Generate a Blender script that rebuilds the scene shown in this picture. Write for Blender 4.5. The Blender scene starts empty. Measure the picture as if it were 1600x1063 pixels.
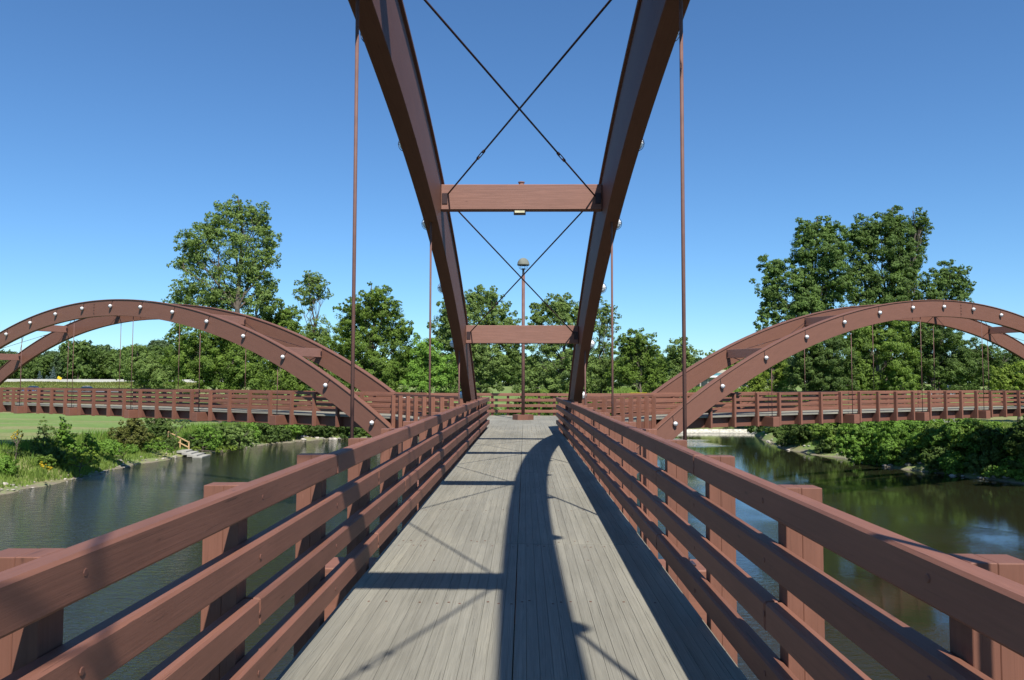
import bpy, math, random
import numpy as np
from mathutils import Vector, Matrix

random.seed(7)
SC = bpy.context.scene
COL = SC.collection

# ------------------------------------------------------------------ camera
F_PX = 1224.77
PITCH, YAW, ROLL = math.radians(3.057), math.radians(0.925), math.radians(0.139)
CAM = Vector((0.064, 0.0, 1.6))
fwd = Vector((-math.sin(YAW) * math.cos(PITCH), math.cos(YAW) * math.cos(PITCH), math.sin(PITCH)))
rt0 = Vector((math.cos(YAW), math.sin(YAW), 0))
up0 = rt0.cross(fwd)
RT = rt0 * math.cos(ROLL) + up0 * math.sin(ROLL)
UP = up0 * math.cos(ROLL) - rt0 * math.sin(ROLL)
cam = bpy.data.cameras.new('camera')
cam.sensor_width = 36.0
cam.lens = F_PX / 1600 * 36
cam.clip_start, cam.clip_end = 0.05, 8000
cob = bpy.data.objects.new('camera', cam)
COL.objects.link(cob)
M3 = Matrix((RT, UP, -fwd)).transposed()
cob.matrix_world = Matrix.Translation(CAM) @ M3.to_4x4()
SC.camera = cob

# ------------------------------------------------------------------ world, sun, exposure
SUNV = Vector((0.24, -0.75, 1.0)).normalized()
w = bpy.data.worlds.new('World')
SC.world = w
w.use_nodes = True
nt = w.node_tree
nt.nodes.clear()
sky = nt.nodes.new('ShaderNodeTexSky')
sky.sky_type = 'NISHITA'
sky.sun_disc = False
sky.sun_elevation = math.asin(SUNV.z)
sky.sun_rotation = math.atan2(SUNV.x, SUNV.y)
sky.altitude = 200
sky.air_density = 1.0
sky.dust_density = 0.0
sky.ozone_density = 5.0
bg = nt.nodes.new('ShaderNodeBackground')
bg.inputs['Strength'].default_value = 0.085
wo = nt.nodes.new('ShaderNodeOutputWorld')
tint = nt.nodes.new('ShaderNodeMix')
tint.data_type = 'RGBA'
tint.blend_type = 'MULTIPLY'
tint.inputs[0].default_value = 1.0
tint.inputs[7].default_value = (0.68, 0.95, 1.14, 1)
nt.links.new(sky.outputs[0], tint.inputs[6])
nt.links.new(tint.outputs[2], bg.inputs[0])
nt.links.new(bg.outputs[0], wo.inputs[0])
sl = bpy.data.lights.new('sun', 'SUN')
sl.energy = 5.0
sl.angle = math.radians(0.5)
sl.color = (1.0, 0.945, 0.87)
so = bpy.data.objects.new('sun', sl)
COL.objects.link(so)
so.rotation_euler = SUNV.to_track_quat('Z', 'Y').to_euler()
SC.view_settings.view_transform = 'Standard'
SC.view_settings.look = 'None'
SC.view_settings.gamma = 1.0
SC.view_settings.use_curve_mapping = False
SC.view_settings.exposure = 0.58


def ray(px, py):
    """direction through a pixel of the 1600 x 1063 photograph, scaled to one metre of depth along +Y"""
    d = fwd + RT * ((px - 800) / F_PX) - UP * ((py - 531.5) / F_PX)
    return d / d.y


def at(px, py, Y):
    return CAM + ray(px, py) * (Y - CAM.y)


# ------------------------------------------------------------------ materials
class NT:
    def __init__(s, name):
        s.m = bpy.data.materials.new(name)
        s.m.use_nodes = True
        s.t = s.m.node_tree
        s.t.nodes.clear()
        s.out = s.n('ShaderNodeOutputMaterial')

    def n(s, typ, **kw):
        x = s.t.nodes.new(typ)
        for k, v in kw.items():
            if k.startswith('_'):
                setattr(x, k[1:], v)
            else:
                x.inputs[k.replace('0', ' ')].default_value = v
        return x

    def l(s, a, b):
        s.t.links.new(a, b)

    def noise(s, vec, scale, detail=4, rough=0.55, dist=0.0):
        x = s.n('ShaderNodeTexNoise', Scale=scale, Detail=detail, Roughness=rough, Distortion=dist)
        s.l(vec, x.inputs['Vector'])
        return x.outputs['Fac']

    def ramp(s, fac, stops):
        x = s.n('ShaderNodeValToRGB')
        cr = x.color_ramp
        while len(cr.elements) < len(stops):
            cr.elements.new(0.5)
        for e, (p, c) in zip(cr.elements, stops):
            e.position = p
            e.color = (c, c, c, 1) if isinstance(c, (int, float)) else (*c, 1)
        s.l(fac, x.inputs[0])
        return x.outputs[0]

    def mix(s, fac, a, b, mode='MIX'):
        x = s.n('ShaderNodeMix', _data_type='RGBA', _blend_type=mode)
        for v, i in ((fac, 0), (a, 6), (b, 7)):
            if hasattr(v, 'links'):
                s.l(v, x.inputs[i])
            else:
                x.inputs[i].default_value = v if isinstance(v, (int, float)) else (*v, 1)
        return x.outputs[2]

    def math(s, op, a, b=0.0, c=None):
        x = s.n('ShaderNodeMath', _operation=op)
        for i, v in enumerate((a, b) if c is None else (a, b, c)):
            if hasattr(v, 'links'):
                s.l(v, x.inputs[i])
            else:
                x.inputs[i].default_value = v
        return x.outputs[0]

    def mapping(s, vec, scale, loc=None):
        x = s.n('ShaderNodeMapping')
        x.inputs['Scale'].default_value = scale
        s.l(vec, x.inputs['Vector'])
        if loc is not None:
            s.l(loc, x.inputs['Location'])
        return x.outputs[0]

    def bump(s, h, strength, dist):
        x = s.n('ShaderNodeBump', Strength=strength, Distance=dist)
        s.l(h, x.inputs['Height'])
        return x.outputs[0]

    def principled(s, base, rough=0.6, normal=None, spec=0.5, metal=0.0, **kw):
        p = s.n('ShaderNodeBsdfPrincipled')
        if hasattr(base, 'links'):
            s.l(base, p.inputs['Base Color'])
        else:
            p.inputs['Base Color'].default_value = (*base, 1)
        if hasattr(rough, 'links'):
            s.l(rough, p.inputs['Roughness'])
        else:
            p.inputs['Roughness'].default_value = rough
        p.inputs['Specular IOR Level'].default_value = spec
        p.inputs['Metallic'].default_value = metal
        for k, v in kw.items():
            p.inputs[k].default_value = v
        if normal is not None:
            s.l(normal, p.inputs['Normal'])
        s.l(p.outputs[0], s.out.inputs[0])
        return p


def m_paint(name, base, grain=0.16, spread=0.10, bump=0.5, lam=False):
    t = NT(name)
    uv = t.n('ShaderNodeUVMap')
    oi = t.n('ShaderNodeObjectInfo')
    off = t.n('ShaderNodeCombineXYZ')
    r1 = t.math('MULTIPLY', oi.outputs['Random'], 37.0)
    r2 = t.math('MULTIPLY', oi.outputs['Random'], 91.0)
    t.l(r1, off.inputs[0]); t.l(r2, off.inputs[1])
    v = t.mapping(uv.outputs[0], (1.6, 55, 1), off.outputs[0])
    g = t.noise(v, 1.0, 5, 0.65, 0.6)
    v2 = t.mapping(uv.outputs[0], (1.1, 3.0, 1), off.outputs[0])
    blot = t.noise(v2, 1.3, 4, 0.6)
    v3 = t.mapping(uv.outputs[0], (2.2, 120, 1), off.outputs[0])
    crack = t.noise(v3, 1.0, 3, 0.5, 1.5)
    crk = t.ramp(crack, [(0.66, 1.0), (0.74, 0.45)])
    gr = t.ramp(g, [(0.25, 1 - grain), (0.75, 1 + grain)])
    bl = t.ramp(blot, [(0.25, 1 - 1.2 * spread), (0.75, 1 + 1.2 * spread)])
    rn = t.math('MULTIPLY_ADD', oi.outputs['Random'], 2 * spread, 1 - spread)
    c = t.mix(1.0, base, gr, 'MULTIPLY')
    c = t.mix(1.0, c, bl, 'MULTIPLY')
    c = t.mix(1.0, c, rn, 'MULTIPLY')
    c = t.mix(1.0, c, crk, 'MULTIPLY')
    # worn, paler specks of bare paint
    sp = t.noise(t.mapping(uv.outputs[0], (6, 22, 1), off.outputs[0]), 1.0, 4, 0.7)
    wear = t.ramp(sp, [(0.66, 0.0), (0.78, 0.45)])
    c = t.mix(wear, c, tuple(min(1, b * 1.7 + 0.03) for b in base))
    vk = t.n('ShaderNodeTexVoronoi', Scale=1.0)
    t.l(t.mapping(uv.outputs[0], (2.3, 9.0, 1), off.outputs[0]), vk.inputs['Vector'])
    kn = t.ramp(vk.outputs['Distance'], [(0.035, 0.62), (0.05, 0.85), (0.11, 1.0)])
    c = t.mix(1.0, c, kn, 'MULTIPLY')
    if lam:
        sx = t.n('ShaderNodeSeparateXYZ')
        t.l(uv.outputs[0], sx.inputs[0])
        fr = t.math('FRACT', t.math('MULTIPLY', sx.outputs[1], 1 / 0.048))
        ln = t.ramp(fr, [(0.0, 0.82), (0.06, 1.0)])
        c = t.mix(1.0, c, ln, 'MULTIPLY')
    h = t.math('ADD', g, t.math('MULTIPLY', crk, 0.8))
    t.principled(c, 0.62, t.bump(h, bump, 0.004), 0.35)
    return t.m


PAINT = (0.184, 0.080, 0.052)
M_RAIL = m_paint('painted_rail_wood', PAINT, 0.11, 0.12, 0.32)
M_ARCH = m_paint('painted_glulam', (0.163, 0.075, 0.051), 0.12, 0.05, 0.35, True)
M_STRING = m_paint('painted_stringer_wood', (0.155, 0.066, 0.045), 0.12, 0.06, 0.3)
M_BEAM = m_paint('painted_cross_beam_wood', (0.225, 0.115, 0.088), 0.22, 0.06, 0.6)


def m_deck():
    t = NT('weathered_deck_wood')
    uv = t.n('ShaderNodeUVMap')
    oi = t.n('ShaderNodeObjectInfo')
    off = t.n('ShaderNodeCombineXYZ')
    t.l(t.math('MULTIPLY', oi.outputs['Random'], 61.0), off.inputs[0])
    t.l(t.math('MULTIPLY', oi.outputs['Random'], 113.0), off.inputs[1])
    g = t.noise(t.mapping(uv.outputs[0], (2.0, 110, 1), off.outputs[0]), 1.0, 6, 0.72, 0.5)
    g2 = t.noise(t.mapping(uv.outputs[0], (0.5, 18, 1), off.outputs[0]), 1.0, 4, 0.6, 0.4)
    geo = t.n('ShaderNodeNewGeometry')
    big = t.noise(t.mapping(geo.outputs['Position'], (0.9, 0.35, 0.9)), 1.0, 5, 0.62)
    crk = t.ramp(t.noise(t.mapping(uv.outputs[0], (0.9, 150, 1), off.outputs[0]), 1.0, 3, 0.5, 2.0),
                 [(0.62, 1.0), (0.70, 0.5)])
    c = t.ramp(g, [(0.2, (0.172, 0.163, 0.131)), (0.5, (0.220, 0.210, 0.170)), (0.8, (0.278, 0.265, 0.216))])
    c = t.mix(1.0, c, t.ramp(g2, [(0.25, 0.88), (0.75, 1.10)]), 'MULTIPLY')
    c = t.mix(1.0, c, t.ramp(big, [(0.3, (0.84, 0.84, 0.82)), (0.5, (1.0, 1.0, 1.0)), (0.72, (1.20, 1.18, 1.13))]), 'MULTIPLY')
    c = t.mix(1.0, c, t.math('MULTIPLY_ADD', oi.outputs['Random'], 0.16, 0.92), 'MULTIPLY')
    c = t.mix(1.0, c, crk, 'MULTIPLY')
    # knots and rusty nail stains
    vo = t.n('ShaderNodeTexVoronoi', Scale=1.0)
    t.l(t.mapping(geo.outputs['Position'], (2.1, 1.3, 1)), vo.inputs['Vector'])
    kn = t.ramp(vo.outputs['Distance'], [(0.012, 1.0), (0.028, 0.0)])
    c = t.mix(kn, c, (0.10, 0.055, 0.035))
    h = t.math('ADD', g, crk)
    t.principled(c, 0.78, t.bump(h, 0.6, 0.004), 0.3)
    return t.m


M_DECK = m_deck()


def m_plain(name, col, rough=0.5, metal=0.0, spec=0.5, var=0.15, scale=6.0):
    t = NT(name)
    tc = t.n('ShaderNodeTexCoord')
    n = t.noise(tc.outputs['Object'], scale, 4, 0.6)
    c = t.mix(1.0, col, t.ramp(n, [(0.3, 1 - var), (0.7, 1 + var)]), 'MULTIPLY')
    t.principled(c, rough, t.bump(n, 0.15, 0.01), spec, metal)
    return t.m


M_STEEL = m_plain('painted_steel_rod', (0.145, 0.075, 0.062), 0.65, 0.0, 0.3)
M_DARKSTEEL = m_plain('dark_oiled_steel', (0.045, 0.026, 0.028), 0.45, 0.3, 0.5)
M_BLACK = m_plain('black_fitting', (0.02, 0.02, 0.022), 0.45)
M_WHITE = m_plain('white_lamp_glass', (0.80, 0.81, 0.80), 0.18, 0, 0.6, 0.03)
M_GALV = m_plain('galvanised_metal', (0.42, 0.43, 0.44), 0.4, 0.8)
M_DOME = m_plain('weathered_lamp_dome', (0.17, 0.18, 0.15), 0.8, 0.0, 0.2)
M_CONC = m_plain('weathered_concrete', (0.31, 0.30, 0.265), 0.85, 0, 0.3, 0.25, 2.0)
M_ROCK = m_plain('pale_shore_rock', (0.33, 0.30, 0.255), 0.9, 0, 0.3, 0.4, 1.5)
M_TIMBER = m_plain('new_yellow_timber', (0.50, 0.33, 0.17), 0.7, 0, 0.3, 0.2)
M_ROAD = m_plain('pale_road_concrete', (0.46, 0.44, 0.41), 0.85, 0, 0.3, 0.12, 0.3)
M_ASPH = m_plain('car_park_asphalt', (0.16, 0.16, 0.16), 0.85, 0, 0.3, 0.15, 0.5)
M_YELLOW = m_plain('yellow_sign_paint', (0.75, 0.52, 0.02), 0.5)
M_TAPE = m_plain('yellow_plastic_tape', (0.85, 0.62, 0.05), 0.4)
M_RUBBER = m_plain('tyre_rubber', (0.02, 0.02, 0.02), 0.8)
M_CARB = m_plain('blue_car_paint', (0.03, 0.07, 0.30), 0.25)
M_CARW = m_plain('white_car_paint', (0.75, 0.76, 0.78), 0.25)
M_CARS = m_plain('silver_car_paint', (0.36, 0.38, 0.40), 0.25, 0.4)
M_GLASS = m_plain('dark_window_glass', (0.02, 0.03, 0.035), 0.06, 0, 0.9, 0.05)
M_TEAL = m_plain('teal_fascia_panel', (0.10, 0.24, 0.27), 0.4)
M_ROOFT = m_plain('tan_roof_felt', (0.44, 0.39, 0.31), 0.8)
M_FOAM = m_plain('white_water', (0.42, 0.40, 0.33), 0.6, 0, 0.4, 0.5, 3.0)


def m_leaf(name, base, var=0.35, trans=0.28):
    t = NT(name)
    a = t.n('ShaderNodeAttribute', _attribute_name='tone')
    oi = t.n('ShaderNodeObjectInfo')
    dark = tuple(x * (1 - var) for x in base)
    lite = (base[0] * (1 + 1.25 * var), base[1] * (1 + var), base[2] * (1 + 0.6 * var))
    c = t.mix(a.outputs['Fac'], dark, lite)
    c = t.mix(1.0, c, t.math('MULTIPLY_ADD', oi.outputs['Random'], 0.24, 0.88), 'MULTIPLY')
    p = t.principled(c, 0.6, None, 0.18)
    tr = t.n('ShaderNodeBsdfTranslucent')
    t.l(t.mix(1.0, c, (1.25, 1.35, 0.5), 'MULTIPLY'), tr.inputs[0])
    ms = t.n('ShaderNodeMixShader')
    ms.inputs[0].default_value = trans
    t.l(p.outputs[0], ms.inputs[1]); t.l(tr.outputs[0], ms.inputs[2])
    t.l(ms.outputs[0], t.out.inputs[0])
    return t.m


L_COTTON = m_leaf('cottonwood_leaf', (0.140, 0.215, 0.060))
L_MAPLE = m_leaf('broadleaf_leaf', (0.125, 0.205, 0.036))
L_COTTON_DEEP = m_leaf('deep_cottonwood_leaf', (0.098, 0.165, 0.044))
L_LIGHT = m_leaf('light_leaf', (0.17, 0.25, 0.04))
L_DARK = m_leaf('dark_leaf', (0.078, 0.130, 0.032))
L_FAR = m_leaf('distant_leaf', (0.070, 0.115, 0.050), 0.25)
L_SPRUCE = m_leaf('blue_spruce_leaf', (0.10, 0.15, 0.15), 0.2)
L_BUSH = m_leaf('shrub_leaf', (0.13, 0.245, 0.04))
L_OLIVE = m_leaf('olive_bush_leaf', (0.13, 0.15, 0.04))
L_GRASS = m_leaf('tall_grass_blade', (0.17, 0.25, 0.06), 0.4, 0.4)
L_FLOWER = m_leaf('yellow_flower', (0.55, 0.42, 0.03), 0.2)
M_BARK = m_plain('grey_bark', (0.115, 0.095, 0.075), 0.9, 0, 0.2, 0.35, 3.0)


def m_ground():
    t = NT('grassy_ground')
    geo = t.n('ShaderNodeNewGeometry')
    pos = geo.outputs['Position']
    sx = t.n('ShaderNodeSeparateXYZ')
    t.l(pos, sx.inputs[0])
    n1 = t.noise(pos, 0.06, 5, 0.6)
    n2 = t.noise(pos, 0.9, 6, 0.7)
    n3 = t.noise(t.mapping(pos, (0.025, 0.14, 1)), 1.0, 4, 0.6)
    n4 = t.noise(pos, 6.0, 4, 0.7)
    c = t.ramp(n1, [(0.3, (0.115, 0.185, 0.048)), (0.7, (0.155, 0.225, 0.065))])
    dry = t.ramp(n3, [(0.47, 0.0), (0.62, 0.80)])
    c = t.mix(dry, c, (0.22, 0.20, 0.095))
    c = t.mix(1.0, c, t.ramp(n2, [(0.25, 0.78), (0.75, 1.22)]), 'MULTIPLY')
    c = t.mix(1.0, c, t.ramp(n4, [(0.25, 0.82), (0.75, 1.2)]), 'MULTIPLY')
    mud = t.mix(n4, (0.12, 0.10, 0.07), (0.26, 0.23, 0.175))
    hz = t.math('ADD', sx.outputs[2], t.math('MULTIPLY', t.math('SUBTRACT', n2, 0.5), 0.9))
    mk = t.ramp(t.math('MULTIPLY_ADD', hz, 1.0, 5.6), [(0.40, 1.0), (0.62, 0.0)])
    c = t.mix(mk, c, mud)
    t.principled(c, 0.95, t.bump(n4, 0.5, 0.05), 0.15)
    return t.m


def m_water():
    t = NT('river_water')
    geo = t.n('ShaderNodeNewGeometry')
    pos = geo.outputs['Position']
    sx = t.n('ShaderNodeSeparateXYZ')
    t.l(pos, sx.inputs[0])
    w1 = t.noise(t.mapping(pos, (1.0, 2.2, 1)), 1.5, 3, 0.55, 0.4)
    w2 = t.noise(t.mapping(pos, (1.0, 1.7, 1)), 5.5, 3, 0.6, 0.3)
    patch = t.noise(pos, 0.06, 3, 0.6)
    wind = t.math('ADD', t.math('MULTIPLY', patch, 1.4), t.math('MULTIPLY', sx.outputs[0], -0.017))
    amp = t.ramp(wind, [(0.45, 0.03), (1.05, 1.0)])
    h = t.math('MULTIPLY', t.math('ADD', w1, t.math('MULTIPLY', w2, 0.7)), amp)
    n = t.n('ShaderNodeBump', Strength=1.0, Distance=0.075)
    t.l(h, n.inputs['Height'])
    c = t.mix(patch, (0.013, 0.0165, 0.0085), (0.022, 0.021, 0.010))
    p = t.principled(c, 0.04, n.outputs[0], 0.5)
    p.inputs['IOR'].default_value = 1.38
    return t.m


M_GROUND, M_WATER = m_ground(), m_water()


# ------------------------------------------------------------------ mesh helpers
def mk_mesh(name, verts, faces, mat, uvs=None, smooth=False, tone=None):
    me = bpy.data.meshes.new(name)
    V = np.asarray(verts, dtype=np.float32)
    me.vertices.add(len(V))
    me.vertices.foreach_set('co', V.ravel())
    if isinstance(faces, np.ndarray):
        k = faces.shape[1]
        nf = len(faces)
        me.loops.add(nf * k)
        me.polygons.add(nf)
        me.polygons.foreach_set('loop_start', np.arange(0, nf * k, k, dtype=np.int32))
        me.loops.foreach_set('vertex_index', faces.astype(np.int32).ravel())
    else:
        tot = sum(len(f) for f in faces)
        me.loops.add(tot)
        me.polygons.add(len(faces))
        st, acc = [], 0
        for f in faces:
            st.append(acc)
            acc += len(f)
        me.polygons.foreach_set('loop_start', st)
        me.loops.foreach_set('vertex_index', [i for f in faces for i in f])
    if uvs is not None:
        ul = me.uv_layers.new(name='UVMap')
        ul.data.foreach_set('uv', np.asarray(uvs, dtype=np.float32).ravel())
    if tone is not None:
        at_ = me.attributes.new('tone', 'FLOAT', 'POINT')
        at_.data.foreach_set('value', np.asarray(tone, dtype=np.float32))
    me.update(calc_edges=True)
    me.validate()
    me.polygons.foreach_set('use_smooth', np.full(len(me.polygons), bool(smooth)))
    if mat:
        me.materials.append(mat)
    return me


class MB:
    """collects convex boxes, tubes and solids of ONE part; UV u runs along the long axis in metres"""
    def __init__(s):
        s.v, s.f, s.uv = [], [], []

    def _add(s, vs, fs, uvf):
        o = len(s.v)
        s.v += [tuple(p) for p in vs]
        for f in fs:
            s.f.append([i + o for i in f])
            s.uv += [uvf(vs[i], f, vs) for i in f]
        return s

    def box(s, x0, x1, y0, y1, z0, z1, bev=0.0, axis=0):
        hx, hy, hz = (x1 - x0) / 2, (y1 - y0) / 2, (z1 - z0) / 2
        c = ((x0 + x1) / 2, (y0 + y1) / 2, (z0 + z1) / 2)
        H = (hx, hy, hz)

        def uvf(p, f, vs):
            a = [vs[i] for i in f]
            e1 = Vector(a[1]) - Vector(a[0]); e2 = Vector(a[2]) - Vector(a[0])
            n = e1.cross(e2)
            k = max(range(3), key=lambda i: abs(n[i]))
            q = [p[i] for i in range(3)]
            if k == axis:
                o = [i for i in range(3) if i != axis]
                return (q[o[0]] * 0.6, q[o[1]])
            o = [i for i in range(3) if i != axis and i != k][0]
            return (q[axis], q[o] + 0.37 * k)
        if bev <= 0:
            vs = [(c[0] + a * hx, c[1] + b * hy, c[2] + d * hz) for a in (-1, 1) for b in (-1, 1) for d in (-1, 1)]
            fs = [(0, 1, 3, 2), (4, 6, 7, 5), (0, 4, 5, 1), (2, 3, 7, 6), (0, 2, 6, 4), (1, 5, 7, 3)]
            return s._add(vs, fs, uvf)
        vs, idx = [], {}
        for a in (-1, 1):
            for b in (-1, 1):
                for d in (-1, 1):
                    S = (a, b, d)
                    for k in range(3):
                        p = [c[i] + S[i] * (H[i] if i == k else H[i] - bev) for i in range(3)]
                        idx[(a, b, d, k)] = len(vs)
                        vs.append(tuple(p))
        fs = []

        def q(l):
            fs.append([idx[t] for t in l])
        for sgn in (-1, 1):
            for k, (i, j) in ((0, (1, 2)), (1, (2, 0)), (2, (0, 1))):
                loop = []
                for (u, v) in ((-1, -1), (1, -1), (1, 1), (-1, 1)):
                    S = [0, 0, 0]
                    S[k], S[i], S[j] = sgn, u, v
                    loop.append((*S, k))
                q(loop if sgn > 0 else loop[::-1])
        for k, (i, j) in ((0, (1, 2)), (1, (2, 0)), (2, (0, 1))):
            for u in (-1, 1):
                for v in (-1, 1):
                    A = [0, 0, 0]; B = [0, 0, 0]
                    A[k], A[i], A[j] = -1, u, v
                    B[k], B[i], B[j] = 1, u, v
                    l = [(*A, i), (*B, i), (*B, j), (*A, j)]
                    q(l if u * v > 0 else l[::-1])
        for a in (-1, 1):
            for b in (-1, 1):
                for d in (-1, 1):
                    l = [(a, b, d, 0), (a, b, d, 1), (a, b, d, 2)]
                    q(l if a * b * d > 0 else l[::-1])
        return s._add(vs, fs, uvf)

    def tube(s, p0, p1, r0, r1=None, n=8, cap=True):
        r1 = r0 if r1 is None else r1
        p0, p1 = Vector(p0), Vector(p1)
        d = (p1 - p0)
        L = d.length
        d.normalize()
        a = d.orthogonal().normalized()
        b = d.cross(a)
        vs = []
        for p, r in ((p0, r0), (p1, r1)):
            for i in range(n):
                t = 2 * math.pi * i / n
                vs.append(tuple(p + a * math.cos(t) * r + b * math.sin(t) * r))
        fs = [(i, (i + 1) % n, n + (i + 1) % n, n + i) for i in range(n)]
        if cap:
            fs += [tuple(range(n))[::-1], tuple(range(n, 2 * n))]
        return s._add(vs, fs, lambda p, f, v_: ((Vector(p) - p0).dot(d), 0.1 * (Vector(p) - p0).dot(a)))

    def lathe(s, prof, n=16, axis=2, c=(0, 0, 0)):
        vs = []
        for r, z in prof:
            for i in range(n):
                t = 2 * math.pi * i / n
                p = [r * math.cos(t), r * math.sin(t), z]
                if axis == 1:
                    p = [p[0], p[2], p[1]]
                vs.append((p[0] + c[0], p[1] + c[1], p[2] + c[2]))
        fs = []
        for k in range(len(prof) - 1):
            for i in range(n):
                q = (k * n + i, k * n + (i + 1) % n, (k + 1) * n + (i + 1) % n, (k + 1) * n + i)
                fs.append(q if axis == 2 else q[::-1])
        return s._add(vs, fs, lambda p, f, v_: (p[0], p[2]))

    def prism(s, pts, z0, z1):
        n = len(pts)
        vs = [(x, y, z0) for x, y in pts] + [(x, y, z1) for x, y in pts]
        fs = [(i, (i + 1) % n, n + (i + 1) % n, n + i) for i in range(n)] + [tuple(range(n))[::-1], tuple(range(n, 2 * n))]
        return s._add(vs, fs, lambda p, f, v_: (p[1], p[0]))

    def mesh(s, name, mat, smooth=False):
        return mk_mesh(name, s.v, s.f, mat, s.uv, smooth)


def link(name, me, parent=None, loc=(0, 0, 0), rot=(0, 0, 0)):
    o = bpy.data.objects.new(name, me)
    COL.objects.link(o)
    if parent is not None:
        o.parent = parent
    o.location = loc
    o.rotation_euler = rot
    return o


def tag(o, label, cat, group=None, kind='thing'):
    o['label'] = label
    o['category'] = cat
    if group:
        o['group'] = group
    if kind:
        o['kind'] = kind
    return o


def struct(o):
    o['kind'] = 'structure'
    return o


def empty(name, loc, rz=0.0):
    o = bpy.data.objects.new(name, None)
    COL.objects.link(o)
    o.location = loc
    o.rotation_euler = (0, 0, rz)
    o.empty_display_size = 0.3
    return o


def copy_tree(o, parent=None):
    c = o.copy()
    COL.objects.link(c)
    c.parent = parent
    for ch in [x for x in bpy.data.objects if x.parent == o]:
        copy_tree(ch, c)
    return c


def _nth(i):
    o = ORD + ['seventeenth', 'eighteenth', 'nineteenth', 'twentieth']
    if i < 20:
        return o[i]
    t_ = ['twenty', 'thirty', 'forty', 'fifty', 'sixty', 'seventy'][(i + 1) // 10 - 2]
    u_ = (i + 1) % 10
    return (t_[:-1] + 'ieth') if u_ == 0 else t_ + '-' + ORD[u_ - 1]


ORD = ['first', 'second', 'third', 'fourth', 'fifth', 'sixth', 'seventh', 'eighth', 'ninth', 'tenth', 'eleventh',
       'twelfth', 'thirteenth', 'fourteenth', 'fifteenth', 'sixteenth']

# ------------------------------------------------------------------ terrain and river
WATER_Z = -5.2
RIVER = np.array([(-400, -75), (-130, -14), (-55, 26), (-36, 41.5), (-31.4, 47.5), (-31, 55), (-31.6, 64), (-30.6, 73),
                  (-28, 84), (-24, 92), (-10, 99), (6, 104), (19, 106), (21, 128), (33, 128), (31, 104), (27.6, 88),
                  (26.8, 80), (28.4, 72), (29.2, 66), (31, 60), (34, 53), (40, 46), (70, 37), (150, 20), (400, 5), (400, -60),
                  (60, -32), (0, -24), (-60, -38), (-400, -150)], float)


def river_sd(x, y):
    """signed distance to the river's edge, positive on land"""
    x = np.asarray(x, float); y = np.asarray(y, float)
    d = np.full(x.shape, 1e9)
    inside = np.zeros(x.shape, bool)
    n = len(RIVER)
    for i in range(n):
        a, b = RIVER[i], RIVER[(i + 1) % n]
        ab = b - a
        t = np.clip(((x - a[0]) * ab[0] + (y - a[1]) * ab[1]) / (ab @ ab), 0, 1)
        dx, dy = x - a[0] - t * ab[0], y - a[1] - t * ab[1]
        d = np.minimum(d, dx * dx + dy * dy)
        c = ((a[1] > y) != (b[1] > y))
        with np.errstate(divide='ignore', invalid='ignore'):
            xi = (b[0] - a[0]) * (y - a[1]) / (b[1] - a[1] if b[1] != a[1] else 1e-9) + a[0]
        inside ^= (c & (x < xi))
    d = np.sqrt(d)
    return np.where(inside, -d, d)


def sst(t):
    t = np.clip(t, 0, 1)
    return t * t * (3 - 2 * t)


def terrain(x, y):
    x = np.asarray(x, float); y = np.asarray(y, float)
    d = river_sd(x, y) + 0.55 * np.sin(x * 0.9 + 1.3 * np.sin(y * 0.5)) * np.cos(y * 0.8) + 0.25 * np.sin(x * 2.3 + y * 1.7)
    rgt = sst((x + 5) / 18)
    plat = 1.75 * (1 - rgt) + 2.6 * rgt
    run = 7.5 * (1 - rgt) + 7.0 * rgt
    land = WATER_Z + 0.05 + 0.20 * np.clip(d, 0, 1.5) + (plat - 0.25) * sst(d / run)
    land = land + 0.10 * np.sin(x * 0.21) * np.sin(y * 0.17) * sst(d / 12)
    left = sst((-28 - x) / 22)
    riseL = 2.0 * sst((y - 135) / 70) + 2.6 * sst((y - 226) / 30)
    riseR = 2.55 * sst((y - 84) / 40) * sst((x - 20) / 12) + (2.6 - 2.55 * sst((x - 20) / 12)) * sst((y - 112) / 45) + 1.4 * sst((y - 160) / 90)
    land = land + np.where(y > 0, left * riseL + (1 - left) * riseR, 0)
    bed = WATER_Z + 0.30 * d
    return np.where(d > 0, land, np.maximum(bed, WATER_Z - 3.5))


def tz(x, y):
    return float(terrain(np.array([x]), np.array([y]))[0])


def axis_coords(lo, hi, step, far, g=1.09):
    c = list(np.arange(lo, hi + step, step))
    s, a = step, c[-1]
    while a < far:
        s *= g; a += s; c.append(a)
    s, a = step, c[0]
    while a > -far:
        s *= g; a -= s; c.insert(0, a)
    return np.array(c)


gx = axis_coords(-62, 60, 0.75, 3200)
gy = axis_coords(36, 132, 0.75, 3200)
GX, GY = np.meshgrid(gx, gy)
GZ = terrain(GX, GY)
nx, ny = len(gx), len(gy)
ii = np.arange(nx * ny).reshape(ny, nx)
fc = np.stack([ii[:-1, :-1].ravel(), ii[:-1, 1:].ravel(), ii[1:, 1:].ravel(), ii[1:, :-1].ravel()], 1)
struct(link('ground', mk_mesh('ground', np.stack([GX.ravel(), GY.ravel(), GZ.ravel()], 1), fc, M_GROUND, smooth=True)))
wv = [(-420, -170, WATER_Z), (420, -170, WATER_Z), (420, 107.0, WATER_Z), (-420, 107.0, WATER_Z)]
struct(link('river_water', mk_mesh('river_water', wv, [(0, 1, 2, 3)], M_WATER)))
wv = [(18, 107.6, WATER_Z + 0.45), (36, 107.6, WATER_Z + 0.45), (36, 134, WATER_Z + 0.45), (18, 134, WATER_Z + 0.45)]
struct(link('upstream_water', mk_mesh('upstream_water', wv, [(0, 1, 2, 3)], M_WATER)))

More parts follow.
